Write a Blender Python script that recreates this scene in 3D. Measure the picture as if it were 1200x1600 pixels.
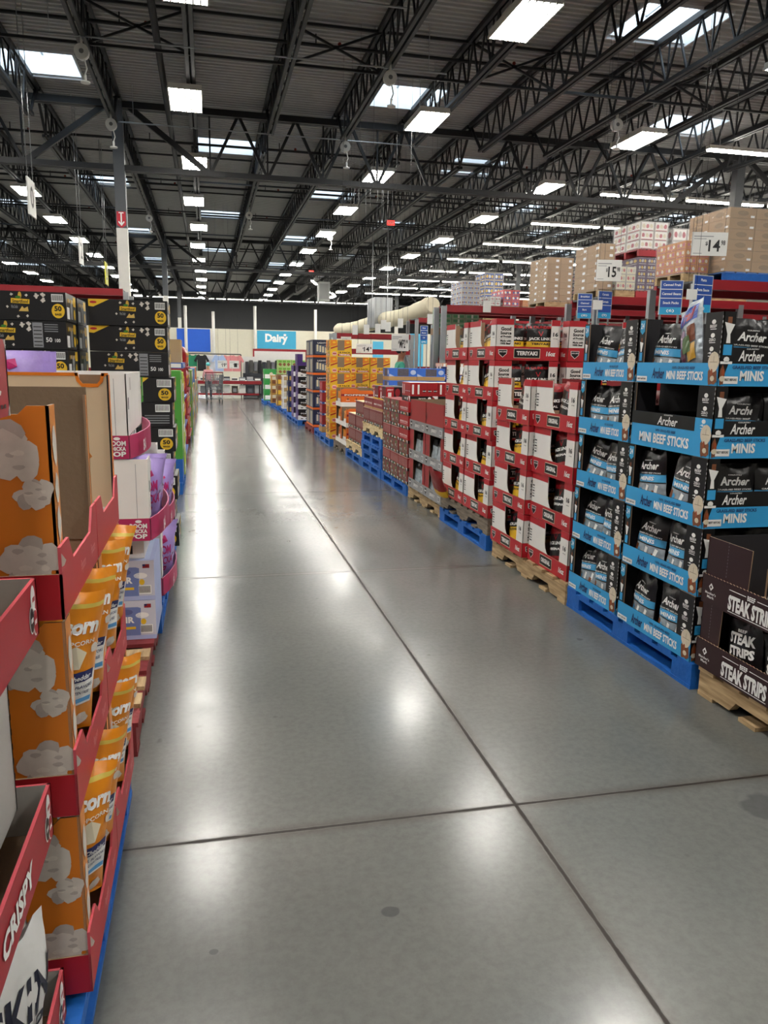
import bpy, math, random
from mathutils import Vector, Matrix, noise
for _o in list(bpy.data.objects): bpy.data.objects.remove(_o)
S = bpy.context.scene
C = S.collection
PI = math.pi
# ---------------------------------------------------------------- camera, world, exposure
def _n(v): return Vector(v).normalized()
F = 1200.0
_d = _n(((323-600)/F, (562-800)/F, 1.0))
_r = math.radians(1.0)
_p2 = Vector(((323+1000*math.cos(_r)-600)/F, (562+1000*math.sin(_r)-800)/F, 1.0))
_dn = _d.cross(_p2).normalized()
if _dn.y < 0: _dn = -_dn
_rt = _dn.cross(_d)
WR = Matrix((_rt, _d, -_dn))                       # rows: world axes in camera space (x right, y down, z forward)
cam = bpy.data.objects.new('camera', bpy.data.cameras.new('camera'))
C.objects.link(cam)
_c = WR.col
_m = Matrix((_c[0], -_c[1], -_c[2])).transposed().to_4x4()
_m.translation = Vector((0, 0, 1.4))
cam.matrix_world = _m
cam.data.sensor_fit = 'VERTICAL'; cam.data.sensor_height = 32.0; cam.data.lens = 24.0
cam.data.clip_start = 0.05; cam.data.clip_end = 300
S.camera = cam
w = bpy.data.worlds.new('world'); S.world = w; w.use_nodes = True
w.node_tree.nodes['Background'].inputs[0].default_value = (0.75, 0.85, 1.0, 1)
w.node_tree.nodes['Background'].inputs[1].default_value = 1.0
vs = S.view_settings
vs.view_transform = 'Standard'; vs.look = 'None'; vs.gamma = 1.0; vs.use_curve_mapping = False
vs.exposure = 1.0
S.cycles.use_denoising = True
S.cycles.max_bounces = 6; S.cycles.diffuse_bounces = 4; S.cycles.glossy_bounces = 3
S.cycles.transparent_max_bounces = 6; S.cycles.sample_clamp_indirect = 6.0
LAMP = 36.0          # emission of the LED panels
STRIP = 27.0         # emission of the strip lights
SKY = 2.0            # brightness of the skylight domes
# ---------------------------------------------------------------- materials
def lin(h):
    h = h.lstrip('#'); o = []
    for i in (0, 2, 4):
        c = int(h[i:i+2], 16)/255
        o.append(c/12.92 if c <= .04045 else ((c+.055)/1.055)**2.4)
    return (*o, 1)
MATS = {}
def M(name, col=None, rough=.55, metal=0.0, spec=.5, var=.06, scale=9.0, bump=0.0, bscale=30.0, emit=0.0, coat=0.0, alpha=1.0):
    """a procedural paint / paper / metal: noise-varied colour, optional bump"""
    if name in MATS: return MATS[name]
    m = bpy.data.materials.new(name); m.use_nodes = True; MATS[name] = m
    nt = m.node_tree; b = nt.nodes['Principled BSDF']
    b.inputs['Roughness'].default_value = rough; b.inputs['Metallic'].default_value = metal
    b.inputs['Specular IOR Level'].default_value = spec
    if coat: b.inputs['Coat Weight'].default_value = coat; b.inputs['Coat Roughness'].default_value = .15
    c = lin(col) if isinstance(col, str) else (*col, 1)
    b.inputs['Base Color'].default_value = c
    if emit:
        b.inputs['Emission Color'].default_value = c; b.inputs['Emission Strength'].default_value = emit
    if alpha < 1: b.inputs['Alpha'].default_value = alpha
    tc = nt.nodes.new('ShaderNodeTexCoord')
    if var:
        nz = nt.nodes.new('ShaderNodeTexNoise'); nz.inputs['Scale'].default_value = scale; nz.inputs['Detail'].default_value = 3
        nt.links.new(tc.outputs['Object'], nz.inputs['Vector'])
        mx = nt.nodes.new('ShaderNodeMix'); mx.data_type = 'RGBA'
        mx.inputs[6].default_value = tuple(x*(1-var) for x in c[:3])+(1,)
        mx.inputs[7].default_value = tuple(min(1, x*(1+var)) for x in c[:3])+(1,)
        nt.links.new(nz.outputs['Fac'], mx.inputs[0]); nt.links.new(mx.outputs[2], b.inputs['Base Color'])
    if bump:
        n2 = nt.nodes.new('ShaderNodeTexNoise'); n2.inputs['Scale'].default_value = bscale
        nt.links.new(tc.outputs['Object'], n2.inputs['Vector'])
        bp = nt.nodes.new('ShaderNodeBump'); bp.inputs['Strength'].default_value = bump; bp.inputs['Distance'].default_value = .01
        nt.links.new(n2.outputs['Fac'], bp.inputs['Height']); nt.links.new(bp.outputs['Normal'], b.inputs['Normal'])
    return m
def wood_mat(name, c1, c2, scale=3.0):
    m = bpy.data.materials.new(name); m.use_nodes = True; MATS[name] = m
    nt = m.node_tree; b = nt.nodes['Principled BSDF']; b.inputs['Roughness'].default_value = .75
    tc = nt.nodes.new('ShaderNodeTexCoord'); mp = nt.nodes.new('ShaderNodeMapping')
    mp.inputs['Scale'].default_value = (scale, scale*9, scale*9)
    nt.links.new(tc.outputs['Object'], mp.inputs['Vector'])
    nz = nt.nodes.new('ShaderNodeTexNoise'); nz.inputs['Scale'].default_value = 2; nz.inputs['Detail'].default_value = 6
    nt.links.new(mp.outputs['Vector'], nz.inputs['Vector'])
    cr = nt.nodes.new('ShaderNodeValToRGB')
    cr.color_ramp.elements[0].position = .3; cr.color_ramp.elements[0].color = lin(c1)
    cr.color_ramp.elements[1].position = .7; cr.color_ramp.elements[1].color = lin(c2)
    nt.links.new(nz.outputs['Fac'], cr.inputs['Fac']); nt.links.new(cr.outputs['Color'], b.inputs['Base Color'])
    return m
WHITE = M('white_card', '#e9e7e2', .5); RED = M('red_card', '#b5202b', .45); REDP = M('deep_red_print', '#8d1722', .5)
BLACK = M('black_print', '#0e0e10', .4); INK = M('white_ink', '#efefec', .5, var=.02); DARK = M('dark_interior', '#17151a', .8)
KRAFT = M('kraft_cardboard', '#9b8168', .8, bump=.1, bscale=120); KRAFTD = M('kraft_inside', '#84705a', .85, bump=.1, bscale=80)
BLUEP = M('sky_blue_print', '#36a0da', .45); MAROON = M('maroon_card', '#2e1519', .45); GREY = M('grey_card', '#8f9194', .45)
YELLOW = M('yellow_print', '#e9bd2c', .45); ORANGE = M('orange_print', '#df7f1c', .5); POPC = M('popcorn_white', '#d8d0c6', .6, var=.16, scale=40)
STEEL = M('black_steel', '#1b1c1f', .5, var=.1); STEELG = M('grey_paint_steel', '#55585c', .5); WPAINT = M('white_paint', '#d6d4cd', .55)
BEAMRED = M('red_rack_paint', '#8e1a24', .4); GALV = M('galvanised', '#a9adb0', .35, metal=.7); CREAM = M('cream_print', '#d8cdb4', .6)
BLUEWOOD = M('blue_painted_wood', '#1560b4', .6, var=.25, scale=14, bump=.3, bscale=40)
REDWOOD = M('red_painted_wood', '#7d2a2c', .7, var=.3, scale=14, bump=.3, bscale=40)
PINE = wood_mat('pine_wood', '#8f7450', '#c9ae84'); PINEL = wood_mat('light_pine_wood', '#c8ac7c', '#e8d5a8'); OLDW = wood_mat('weathered_wood', '#5b5046', '#8d8170')
FOILK = M('black_foil', '#151416', .28, spec=.6, bump=.25, bscale=35); FOILR = M('red_foil', '#8f1119', .3, spec=.6, bump=.25, bscale=35)
FOILY = M('yellow_foil', '#e8b824', .3, spec=.6, bump=.2, bscale=35); FOILO = M('orange_foil', '#e08a17', .3, spec=.6, bump=.25, bscale=25)
FOILP = M('lilac_foil', '#a68fd2', .35, spec=.5, bump=.3, bscale=25); FOILB = M('blue_foil', '#4aa6d8', .28, spec=.6, bump=.25, bscale=35)
FOILW = M('white_foil', '#dcdcda', .35, spec=.5, bump=.25, bscale=25); CLEAR = M('silver_film', '#a9b4bc', .22, metal=.15, var=.6, scale=28, bump=.5, bscale=30)
MAG = M('magenta_print', '#b02a5b', .45); MAGT = M('magenta_ink', '#b81f6a', .45); NAVY = M('navy_print', '#20275e', .45)
LILAC = M('lilac_print', '#a9b4dc', .5); GARLIC = M('garlic_cream', '#d9cdb6', .6, var=.1, scale=60); SPICE = M('spice_brown', '#7d4a2c', .6, var=.4, scale=90)
GREEN = M('green_card', '#4f9a3a', .5); GREEND = M('dark_green_card', '#3d7d28', .5); SIGNB = M('sign_blue', '#2a4f9e', .45); SIGNC = M('sign_cyan', '#2f9fd0', .45)
BARC = M('barcode_grey', '#8d8d8d', .6)
# ---------------------------------------------------------------- mesh building
_tg = {}
def text_geo(s, shear=0.0, bold=0.0):
    k = (s, shear, bold)
    if k not in _tg:
        cu = bpy.data.curves.new('t', 'FONT'); cu.body = s; cu.resolution_u = 2; cu.shear = shear; cu.offset = bold
        ob = bpy.data.objects.new('t', cu); me = ob.to_mesh()
        v = [(p.co.x, p.co.y) for p in me.vertices]; f = [tuple(p.vertices) for p in me.polygons]
        ob.to_mesh_clear(); bpy.data.objects.remove(ob); bpy.data.curves.remove(cu)
        if v:
            x0 = min(a for a, b in v); x1 = max(a for a, b in v); y0 = min(b for a, b in v); y1 = max(b for a, b in v)
            v = [((a-x0)/(x1-x0), (b-y0)/(y1-y0)) for a, b in v]
            _tg[k] = (v, f, (x1-x0)/(y1-y0))
        else: _tg[k] = ([], [], 1)
    return _tg[k]
class MB:
    def __init__(s): s.v = []; s.f = []; s.m = []; s.sm = []; s.mats = []
    def mi(s, m):
        if m not in s.mats: s.mats.append(m)
        return s.mats.index(m)
    def face(s, pts, m, sm=False):
        n = len(s.v); s.v += [tuple(p) for p in pts]; s.f.append(tuple(range(n, n+len(pts)))); s.m.append(s.mi(m)); s.sm.append(sm)
    def box(s, x0, x1, y0, y1, z0, z1, m):
        n = len(s.v); i = s.mi(m)
        s.v += [(x0,y0,z0),(x1,y0,z0),(x1,y1,z0),(x0,y1,z0),(x0,y0,z1),(x1,y0,z1),(x1,y1,z1),(x0,y1,z1)]
        for q in ((0,3,2,1),(4,5,6,7),(0,1,5,4),(1,2,6,5),(2,3,7,6),(3,0,4,7)):
            s.f.append(tuple(n+a for a in q)); s.m.append(i); s.sm.append(False)
        return s
    def bar(s, p, q, w, h, m, up=(0,0,1)):
        p = Vector(p); q = Vector(q); d = (q-p)
        if d.length < 1e-6: return s
        d.normalize(); u = Vector(up)
        if abs(d.dot(u)) > .98: u = Vector((1,0,0))
        a = d.cross(u).normalized()*(w/2); b = a.cross(d).normalized()*(h/2)
        n = len(s.v); i = s.mi(m)
        for o in (p, q): s.v += [tuple(o-a-b), tuple(o+a-b), tuple(o+a+b), tuple(o-a+b)]
        for f in ((0,1,2,3),(7,6,5,4),(0,4,5,1),(1,5,6,2),(2,6,7,3),(3,7,4,0)):
            s.f.append(tuple(n+k for k in f)); s.m.append(i); s.sm.append(False)
        return s
    def tube(s, pts, r, m, n=8, cap=True):
        pts = [Vector(p) for p in pts]; i = s.mi(m); base = len(s.v); rr = r if isinstance(r, (list, tuple)) else [r]*len(pts)
        prev = None
        for k, p in enumerate(pts):
            d = (pts[min(k+1, len(pts)-1)]-pts[max(k-1, 0)]).normalized()
            a = prev if prev is not None else (Vector((0,0,1)) if abs(d.z) < .9 else Vector((1,0,0)))
            a = (a-d*a.dot(d)).normalized(); prev = a; b = d.cross(a)
            for j in range(n):
                t = 2*PI*j/n; s.v.append(tuple(p+a*math.cos(t)*rr[k]+b*math.sin(t)*rr[k]))
        for k in range(len(pts)-1):
            for j in range(n):
                j2 = (j+1) % n
                s.f.append((base+k*n+j, base+k*n+j2, base+(k+1)*n+j2, base+(k+1)*n+j)); s.m.append(i); s.sm.append(True)
        if cap:
            s.f.append(tuple(base+j for j in reversed(range(n)))); s.m.append(i); s.sm.append(False)
            e = base+(len(pts)-1)*n; s.f.append(tuple(e+j for j in range(n))); s.m.append(i); s.sm.append(False)
        return s
    def ball(s, c, r, m, n=10, k=6):
        c = Vector(c); r = Vector(r if isinstance(r, (tuple, list)) else (r, r, r))
        base = len(s.v); i = s.mi(m)
        for a in range(k+1):
            t = PI*a/k
            for j in range(n):
                u = 2*PI*j/n; s.v.append((c.x+r.x*math.sin(t)*math.cos(u), c.y+r.y*math.sin(t)*math.sin(u), c.z-r.z*math.cos(t)))
        for a in range(k):
            for j in range(n):
                j2 = (j+1) % n; s.f.append((base+a*n+j, base+a*n+j2, base+(a+1)*n+j2, base+(a+1)*n+j)); s.m.append(i); s.sm.append(True)
        return s
    def poly(s, p2, O, U, V, m, off=0.0):
        O = Vector(O); U = Vector(U); V = Vector(V); N = U.cross(V)
        s.face([O+U*a+V*b+N*off for a, b in p2], m); return s
    def sheet(s, p2, O, U, V, t, m, mb=None, me=None):
        """a card of outline p2: front at O, thickness t backwards"""
        O = Vector(O); U = Vector(U); V = Vector(V); N = U.cross(V)
        fr = [O+U*a+V*b for a, b in p2]; bk = [p-N*t for p in fr]
        s.face(fr, m); s.face(bk[::-1], mb or m)
        k = len(p2)
        for i in range(k):
            j = (i+1) % k; s.face([fr[j], fr[i], bk[i], bk[j]], me or mb or m)
        return s
    def rect(s, a0, a1, b0, b1, O, U, V, m, off=.001):
        return s.poly([(a0,b0),(a1,b0),(a1,b1),(a0,b1)], O, U, V, m, off)
    def disc(s, a, b, ra, rb, O, U, V, m, off=.001, n=14, wob=0, seed=0):
        rr = random.Random(seed)
        return s.poly([(a+ra*math.cos(2*PI*i/n)*(1+wob*rr.uniform(-1, 1)), b+rb*math.sin(2*PI*i/n)*(1+wob*rr.uniform(-1, 1))) for i in range(n)], O, U, V, m, off)
    def text(s, t, a0, a1, b0, b1, O, U, V, m, off=.002, shear=0.0, bold=.02, warp=None, fit=True, rot=False):
        """lettering filling the rectangle a0..a1, b0..b1 of the plane; rot turns it to read upwards"""
        v, f, asp = text_geo(t, shear, bold)
        if not v: return s
        if not fit:
            wd = min(a1-a0, (b1-b0)*asp); c = (a0+a1)/2; a0, a1 = c-wd/2, c+wd/2
        n = len(s.v); i = s.mi(m)
        if warp is None:
            O = Vector(O); U = Vector(U); V = Vector(V); N = U.cross(V).normalized()
        for x, y in v:
            if rot: x, y = 1-y, x
            a = a0+(a1-a0)*x; b = b0+(b1-b0)*y
            s.v.append(tuple(warp(a, b, off) if warp else O+U*a+V*b+N*off))
        for q in f:
            s.f.append(tuple(n+k for k in q)); s.m.append(i); s.sm.append(False)
        return s
    def add(s, o, Mx=None):
        n = len(s.v); mp = [s.mi(m) for m in o.mats]
        s.v += [tuple(Mx @ Vector(p)) for p in o.v] if Mx is not None else list(o.v)
        s.f += [tuple(n+k for k in q) for q in o.f]; s.m += [mp[k] for k in o.m]; s.sm += o.sm
        return s
    def mesh(s, name):
        me = bpy.data.meshes.new(name); me.from_pydata(s.v, [], s.f)
        for m in s.mats: me.materials.append(m)
        me.polygons.foreach_set('material_index', s.m); me.polygons.foreach_set('use_smooth', s.sm); me.update()
        return me
    def build(s, name, parent=None, loc=(0,0,0), rz=0.0, label=None, cat=None, group=None, kind=None):
        o = bpy.data.objects.new(name, s.mesh(name)); C.objects.link(o)
        o.location = loc; o.rotation_euler = (0, 0, rz)
        if parent: o.parent = parent
        return tag(o, label, cat, group, kind)
def tag(o, label=None, cat=None, group=None, kind=None):
    if label: o['label'] = label
    if cat: o['category'] = cat
    if group: o['group'] = group
    if kind: o['kind'] = kind
    return o
class Kit:
    """one kind of thing: its parts (and sub-parts) as meshes, placed as often as the place has it"""
    def __init__(s, name, cat): s.name = name; s.cat = cat; s.parts = []
    def part(s, name, mb, label=None, loc=(0,0,0)):
        s.parts.append((name, mb.mesh(name), label, loc, [])); return s
    def sub(s, name, mb, label=None, loc=(0,0,0)):
        s.parts[-1][4].append((name, mb.mesh(name), label, loc)); return s
    def place(s, loc, rz=0.0, label=None, group=None, tilt=(0.0, 0.0), scale=None):
        if len(s.parts) == 1 and not s.parts[0][4]:
            r = bpy.data.objects.new(s.name, s.parts[0][1]); C.objects.link(r)
        else:
            r = bpy.data.objects.new(s.name, None); r.empty_display_size = .1; C.objects.link(r)
            for nm, me, lb, lc, subs in s.parts:
                o = bpy.data.objects.new(nm, me); C.objects.link(o); o.parent = r; o.location = lc; tag(o, lb)
                for n2, m2, l2, c2 in subs:
                    q = bpy.data.objects.new(n2, m2); C.objects.link(q); q.parent = o; q.location = c2; tag(q, l2)
        r.location = loc; r.rotation_euler = (tilt[0], tilt[1], rz)
        if scale: r.scale = scale
        return tag(r, label, s.cat, group)
ORD = 'first second third fourth fifth sixth seventh eighth ninth tenth eleventh twelfth thirteenth fourteenth fifteenth sixteenth seventeenth eighteenth nineteenth twentieth'.split()
X3, Y3, Z3 = Vector((1,0,0)), Vector((0,1,0)), Vector((0,0,1))
RIGHT, LEFT = -PI/2, PI/2          # fronts turned to the aisle from its two sides
# ---------------------------------------------------------------- the hall
XL, XR, YB, YF, DECK = -24.0, 30.0, -10.0, 66.0, 6.78
def floor_mat():
    m = bpy.data.materials.new('polished_concrete'); m.use_nodes = True
    nt = m.node_tree; L = nt.links.new; N = nt.nodes.new; b = nt.nodes['Principled BSDF']
    tc = N('ShaderNodeTexCoord')
    def nz(sc, det=4, rough=.55):
        n = N('ShaderNodeTexNoise'); n.inputs['Scale'].default_value = sc; n.inputs['Detail'].default_value = det; n.inputs['Roughness'].default_value = rough
        L(tc.outputs['Object'], n.inputs['Vector']); return n
    def ramp(src, p0, c0, p1, c1):
        r = N('ShaderNodeValToRGB'); e = r.color_ramp.elements
        e[0].position = p0; e[0].color = c0; e[1].position = p1; e[1].color = c1; L(src, r.inputs['Fac']); return r
    def math_(op, a, bb=None):
        n = N('ShaderNodeMath'); n.operation = op
        for i, s_ in enumerate((a, bb)):
            if s_ is None: continue
            if isinstance(s_, (int, float)): n.inputs[i].default_value = s_
            else: L(s_, n.inputs[i])
        return n.outputs[0]
    def mix(f, a, c):
        n = N('ShaderNodeMix'); n.data_type = 'RGBA'
        L(f, n.inputs[0])
        for i, s_ in ((6, a), (7, c)):
            if isinstance(s_, tuple): n.inputs[i].default_value = s_
            else: L(s_, n.inputs[i])
        return n.outputs[2]
    big = ramp(nz(.7, 5).outputs['Fac'], .32, lin('#636563'), .68, lin('#747470'))
    fine = nz(38, 5, .7)
    spk = ramp(fine.outputs['Fac'], .36, (0.86,0.86,0.86,1), .6, (1,1,1,1))
    mul = N('ShaderNodeMix'); mul.data_type = 'RGBA'; mul.blend_type = 'MULTIPLY'; mul.inputs[0].default_value = 1
    L(big.outputs['Color'], mul.inputs[6]); L(spk.outputs['Color'], mul.inputs[7])
    st = ramp(nz(2.6, 3, .5).outputs['Fac'], .70, (0,0,0,1), .76, (.55,.55,.55,1))
    col = mix(st.outputs['Color'], mul.outputs[2], lin('#52534f'))
    st2 = ramp(nz(11, 2, .4).outputs['Fac'], .74, (0,0,0,1), .79, (.6,.6,.6,1))
    col = mix(st2.outputs['Color'], col, lin('#4b4a46'))
    # saw-cut joints
    sx = N('ShaderNodeSeparateXYZ'); L(tc.outputs['Object'], sx.inputs[0])
    wob = math_('MULTIPLY', math_('SUBTRACT', nz(26, 3).outputs['Fac'], .5), .006)
    ds = []
    for x in (-9.3, -5.9, -2.5, .94, 4.4, 7.8, 11.2): ds.append(math_('ABSOLUTE', math_('SUBTRACT', sx.outputs['X'], x)))
    for y in (-4.0, -.8, 2.11, 4.98, 8.25, 11.5, 14.7, 18.0, 21.2, 24.4, 27.6): ds.append(math_('ABSOLUTE', math_('SUBTRACT', sx.outputs['Y'], y)))
    d = ds[0]
    for k in ds[1:]: d = math_('MINIMUM', d, k)
    d = math_('ADD', d, wob)
    dirt = ramp(d, .004, (.9,.9,.9,1), .045, (0,0,0,1))
    col = mix(math_('MULTIPLY', dirt.outputs['Color'], .55), col, lin('#554e47'))
    cut = ramp(d, .005, (1,1,1,1), .009, (0,0,0,1))
    col = mix(cut.outputs['Color'], col, lin('#2e2824'))
    # a spill stain and its small neighbour
    for cx, cy, ax, ay in ((1.76, 1.93, .10, .085), (1.86, 1.80, .09, .045), (.43, 1.71, .025, .02), (-.02, 1.66, .012, .01)):
        q = math_('SQRT', math_('ADD', math_('POWER', math_('MULTIPLY', math_('SUBTRACT', sx.outputs['X'], cx), 1/ax), 2), math_('POWER', math_('MULTIPLY', math_('SUBTRACT', sx.outputs['Y'], cy), 1/ay), 2)))
        q = math_('ADD', q, math_('MULTIPLY', math_('SUBTRACT', nz(9, 3).outputs['Fac'], .5), 1.1))
        sr = ramp(q, .82, (.62,.62,.62,1), .98, (0,0,0,1)); col = mix(sr.outputs['Color'], col, lin('#48494a'))
    L(col, b.inputs['Base Color'])
    rg = ramp(nz(1.3, 6, .65).outputs['Fac'], .3, (.15,.15,.15,1), .7, (.25,.25,.25,1))
    L(math_('ADD', rg.outputs['Color'], math_('MULTIPLY', cut.outputs['Color'], .4)), b.inputs['Roughness'])
    bp = N('ShaderNodeBump'); bp.inputs['Strength'].default_value = .05; bp.inputs['Distance'].default_value = .004
    L(nz(5, 4).outputs['Fac'], bp.inputs['Height']); L(bp.outputs['Normal'], b.inputs['Normal'])
    b.inputs['Specular IOR Level'].default_value = .30
    return m
MB().box(XL, XR, YB, YF, -.15, 0, floor_mat()).build('floor', kind='structure')
wm = M('hall_wall', '#c9c6bd', .7); wmd = M('hall_wall_grey', '#3a3c3f', .8)
MB().box(XL-.2, XL, YB, YF, 0, DECK+.1, wm).build('wall_left', kind='structure')
MB().box(XR, XR+.2, YB, YF, 0, DECK+.1, wm).build('wall_right', kind='structure')
MB().box(XL-.2, XR+.2, YB-.2, YB, 0, DECK+.1, wm).build('wall_back', kind='structure')
MB().box(XL-.2, XR+.2, YF, YF+.2, 0, DECK+.1, wmd).build('wall_front', kind='structure')
# skylights: centre x, y ; openings in the deck
SKYL = []
for x, y0 in ((-9.9, 12.5), (-6.6, 21.5), (-2.95, 16.7), (.62, 21.4), (4.1, 16.6), (7.3, 12.2), (7.3, 21.4), (10.6, 16.7), (13.8, 21.4), (17., 16.7), (-13.2, 16.7)):
    y = y0
    while y < 56:
        SKYL.append((x, y)); y += 9.6
SKYL += [(4.1, 7.0)]
SKW, SKD = .72, .66
deckm = M('deck_grey_paint', '#a9a9a7', .6, var=.12, scale=4)
rib = .15
def deck():
    mb = MB(); y = YB
    prof = [(0, 0), (.055, 0), (.075, .04), (.130, .04), (.15, 0)]
    while y < YF:
        cuts = sorted((sx-SKW, sx+SKW) for sx, sy in SKYL if sy-SKD-.01 < y+rib/2 < sy+SKD+.01)
        a = XL; segs = []
        for c0, c1 in cuts: segs.append((a, c0)); a = c1
        segs.append((a, XR))
        for x0, x1 in segs:
            for (p, z), (q, z2) in zip(prof, prof[1:]):
                mb.face([(x0, y+p, DECK+z), (x0, y+q, DECK+z2), (x1, y+q, DECK+z2), (x1, y+p, DECK+z)], deckm)
        y += rib
    return mb
deck().build('ceiling', kind='structure')
# roof skin above the deck so that no sky leaks in
def roof():
    mb = MB(); ys = sorted({YB, YF, *[sy+s*SKD for sx, sy in SKYL for s in (-1, 1)]}); m = M('roof_skin', '#55585a', .8)
    for y0, y1 in zip(ys, ys[1:]):
        a = XL
        for c0, c1 in sorted((sx-SKW, sx+SKW) for sx, sy in SKYL if sy-SKD-.001 < (y0+y1)/2 < sy+SKD+.001)+[(XR, XR)]:
            if c0 > a: mb.face([(a, y0, DECK+.12), (a, y1, DECK+.12), (c0, y1, DECK+.12), (c0, y0, DECK+.12)], m)
            a = c1
    return mb
roof().build('trim_1', kind='structure')
curb = M('skylight_curb', '#e4e6e8', .5)
dome = M('skylight_dome', (.74, .88, 1.0), .4, emit=SKY, var=.1, scale=1.5)
kf = MB()
for a, b_, c, d_ in ((-SKW, SKW, -SKD-.03, -SKD), (-SKW, SKW, SKD, SKD+.03), (-SKW-.03, -SKW, -SKD, SKD), (SKW, SKW+.03, -SKD, SKD)): kf.box(a, b_, c, d_, -.04, .42, curb)
kp = MB().box(-SKW, SKW, -SKD, SKD, .40, .42, dome)
kbar = MB().box(-SKW, SKW, .02, .06, .36, .40, GALV).box(-.02, .02, -SKD, SKD, .36, .40, GALV)
mf, mp_, mbr = kf.mesh('skylight_curb'), kp.mesh('dome_pane'), kbar.mesh('glazing_bar')
for i, (x, y) in enumerate(SKYL):
    r = bpy.data.objects.new('window_%d' % (i+1), mf); C.objects.link(r); r.location = (x, y, DECK); r['kind'] = 'structure'
    for nm, me in (('dome_pane', mp_), ('glazing_bar', mbr)):
        o = bpy.data.objects.new(nm, me); C.objects.link(o); o.parent = r
# ---------------------------------------------------------------- roof steel
BAY = 18.0; JS = 1.54; COLX = -1.68; BX = 14.75
def joist():
    """open web joist along y, 18 m, bottom chord a pair of angles"""
    mb = MB(); zt, zb = DECK-.05, 6.04; h = zt-zb
    for s in (-.045, .045):
        mb.box(s-.028, s+.028, .05, BAY-.05, zt-.045, zt+.04, STEEL)
        mb.box(s-.028, s+.028, .75, BAY-.75, zb-.05, zb+.01, STEEL)
    n = 28; L0 = .75; st = (BAY-1.5)/n
    for i in range(n):
        y = L0+st*i
        mb.bar((0, y, zb), (0, y+st/2, zt-.03), .03, .03, STEEL); mb.bar((0, y+st/2, zt-.03), (0, y+st, zb), .03, .03, STEEL)
        if i % 2 == 0: mb.bar((.02, y, zb), (.02, y, zt-.03), .022, .022, STEEL)
    mb.bar((0, .75, zb), (0, .05, zt-.05), .05, .04, STEEL); mb.bar((0, BAY-.75, zb), (0, BAY-.05, zt-.05), .05, .04, STEEL)
    return mb
jm = joist().mesh('roof_joist')
for by in (0, 18, 36, 54):
    for k in range(-13, 21):
        x = COLX+JS*k
        if XL+.3 < x < XR-.3 and by+9 < YF+5:
            o = bpy.data.objects.new('roof_joist', jm); C.objects.link(o); o.location = (x, by, 0); o['kind'] = 'structure'
            if by == 54: o.scale = (1, .66, 1)
def girder():
    mb = MB(); zt, zb = 6.54, 5.30
    x0, x1 = XL, XR
    for s in (-.06, .06):
        mb.box(x0, x1, s-.045, s+.045, zt-.07, zt+.06, STEEL); mb.box(x0, x1, s-.045, s+.045, zb-.05, zb+.06, STEEL)
    k = 0
    for c in (COLX-BX, COLX, COLX+BX, COLX+BX*2):
        for s in (-1, 1):
            # end diagonal, then verticals and a warren web
            pts = [c+s*.15, c+s*2*JS]
            mb.bar((c+s*.2, 0, zt), (c+s*1.95*JS*.62, 0, zb), .09, .11, STEEL)
            xx = c+s*1.95*JS*.62; up = True; step = JS*.72
            for i in range(4):
                nx = xx+s*step/ (1 if i else 1.0)
                mb.bar((xx, 0, zb), (xx+s*step*.55, 0, zt), .05, .06, STEEL)
                mb.bar((xx+s*step*.55, 0, zt), (xx+s*step*1.1, 0, zb), .06, .06, STEEL)
                mb.bar((xx, 0, zb), (xx, 0, zt), .035, .035, STEEL)
                xx += s*step*1.1
    return mb
gm = girder().mesh('roof_girder')
for y in (0, 18, 36, 54):
    o = bpy.data.objects.new('roof_girder', gm); C.objects.link(o); o.location = (0, y, 0); o['kind'] = 'structure'
# cross bridging and sprinkler branch lines that run across the hall
for i, y in enumerate([6.0, 9.2, 11.6, 13.9, 16.4, 20.6, 22.9, 25.4, 27.8, 30.2, 32.6, 38.5, 42, 45.5, 49]):
    if i % 2 == 0: continue
    mb = MB().tube([(XL, y, 6.55), (XR, y, 6.55)], .032, STEEL, 6)
    x = XL+1.1
    while x < XR-1:
        mb.bar((x, y, 6.55), (x, y, 6.72), .02, .02, STEEL); mb.ball((x+.4, y, 6.60), .035, M('sprinkler_red', '#7a2a20', .5), 6, 4); x += 3.1
    mb.build('sprinkler_branch_pipe', label='thin black sprinkler pipe across the hall, %s of those below the deck' % ORD[i//2], cat='pipe', group='sprinkler branch pipes')
def bridging(y):
    mb = MB()
    for z in (6.70, 6.08): mb.box(XL, XR, y-.02, y+.02, z-.02, z+.02, STEEL)
    return mb
for y in (4.5, 9.0, 13.5, 22.5, 27.0, 31.5, 40.5, 45, 49.5): bridging(y).build('joist_bridging', kind='structure')
xb = MB()
for k in range(-3, 9):
    x = COLX+JS*k
    if k % 2 == 0: xb.bar((x, 13.5, 6.70), (x+JS, 13.5, 6.08), .035, .035, STEEL); xb.bar((x, 13.5, 6.08), (x+JS, 13.5, 6.70), .035, .035, STEEL); xb.bar((x, 9, 6.70), (x+JS, 9, 6.08), .035, .035, STEEL); xb.bar((x, 9, 6.08), (x+JS, 9, 6.70), .035, .035, STEEL)
xb.build('joist_bridging', kind='structure')
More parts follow.
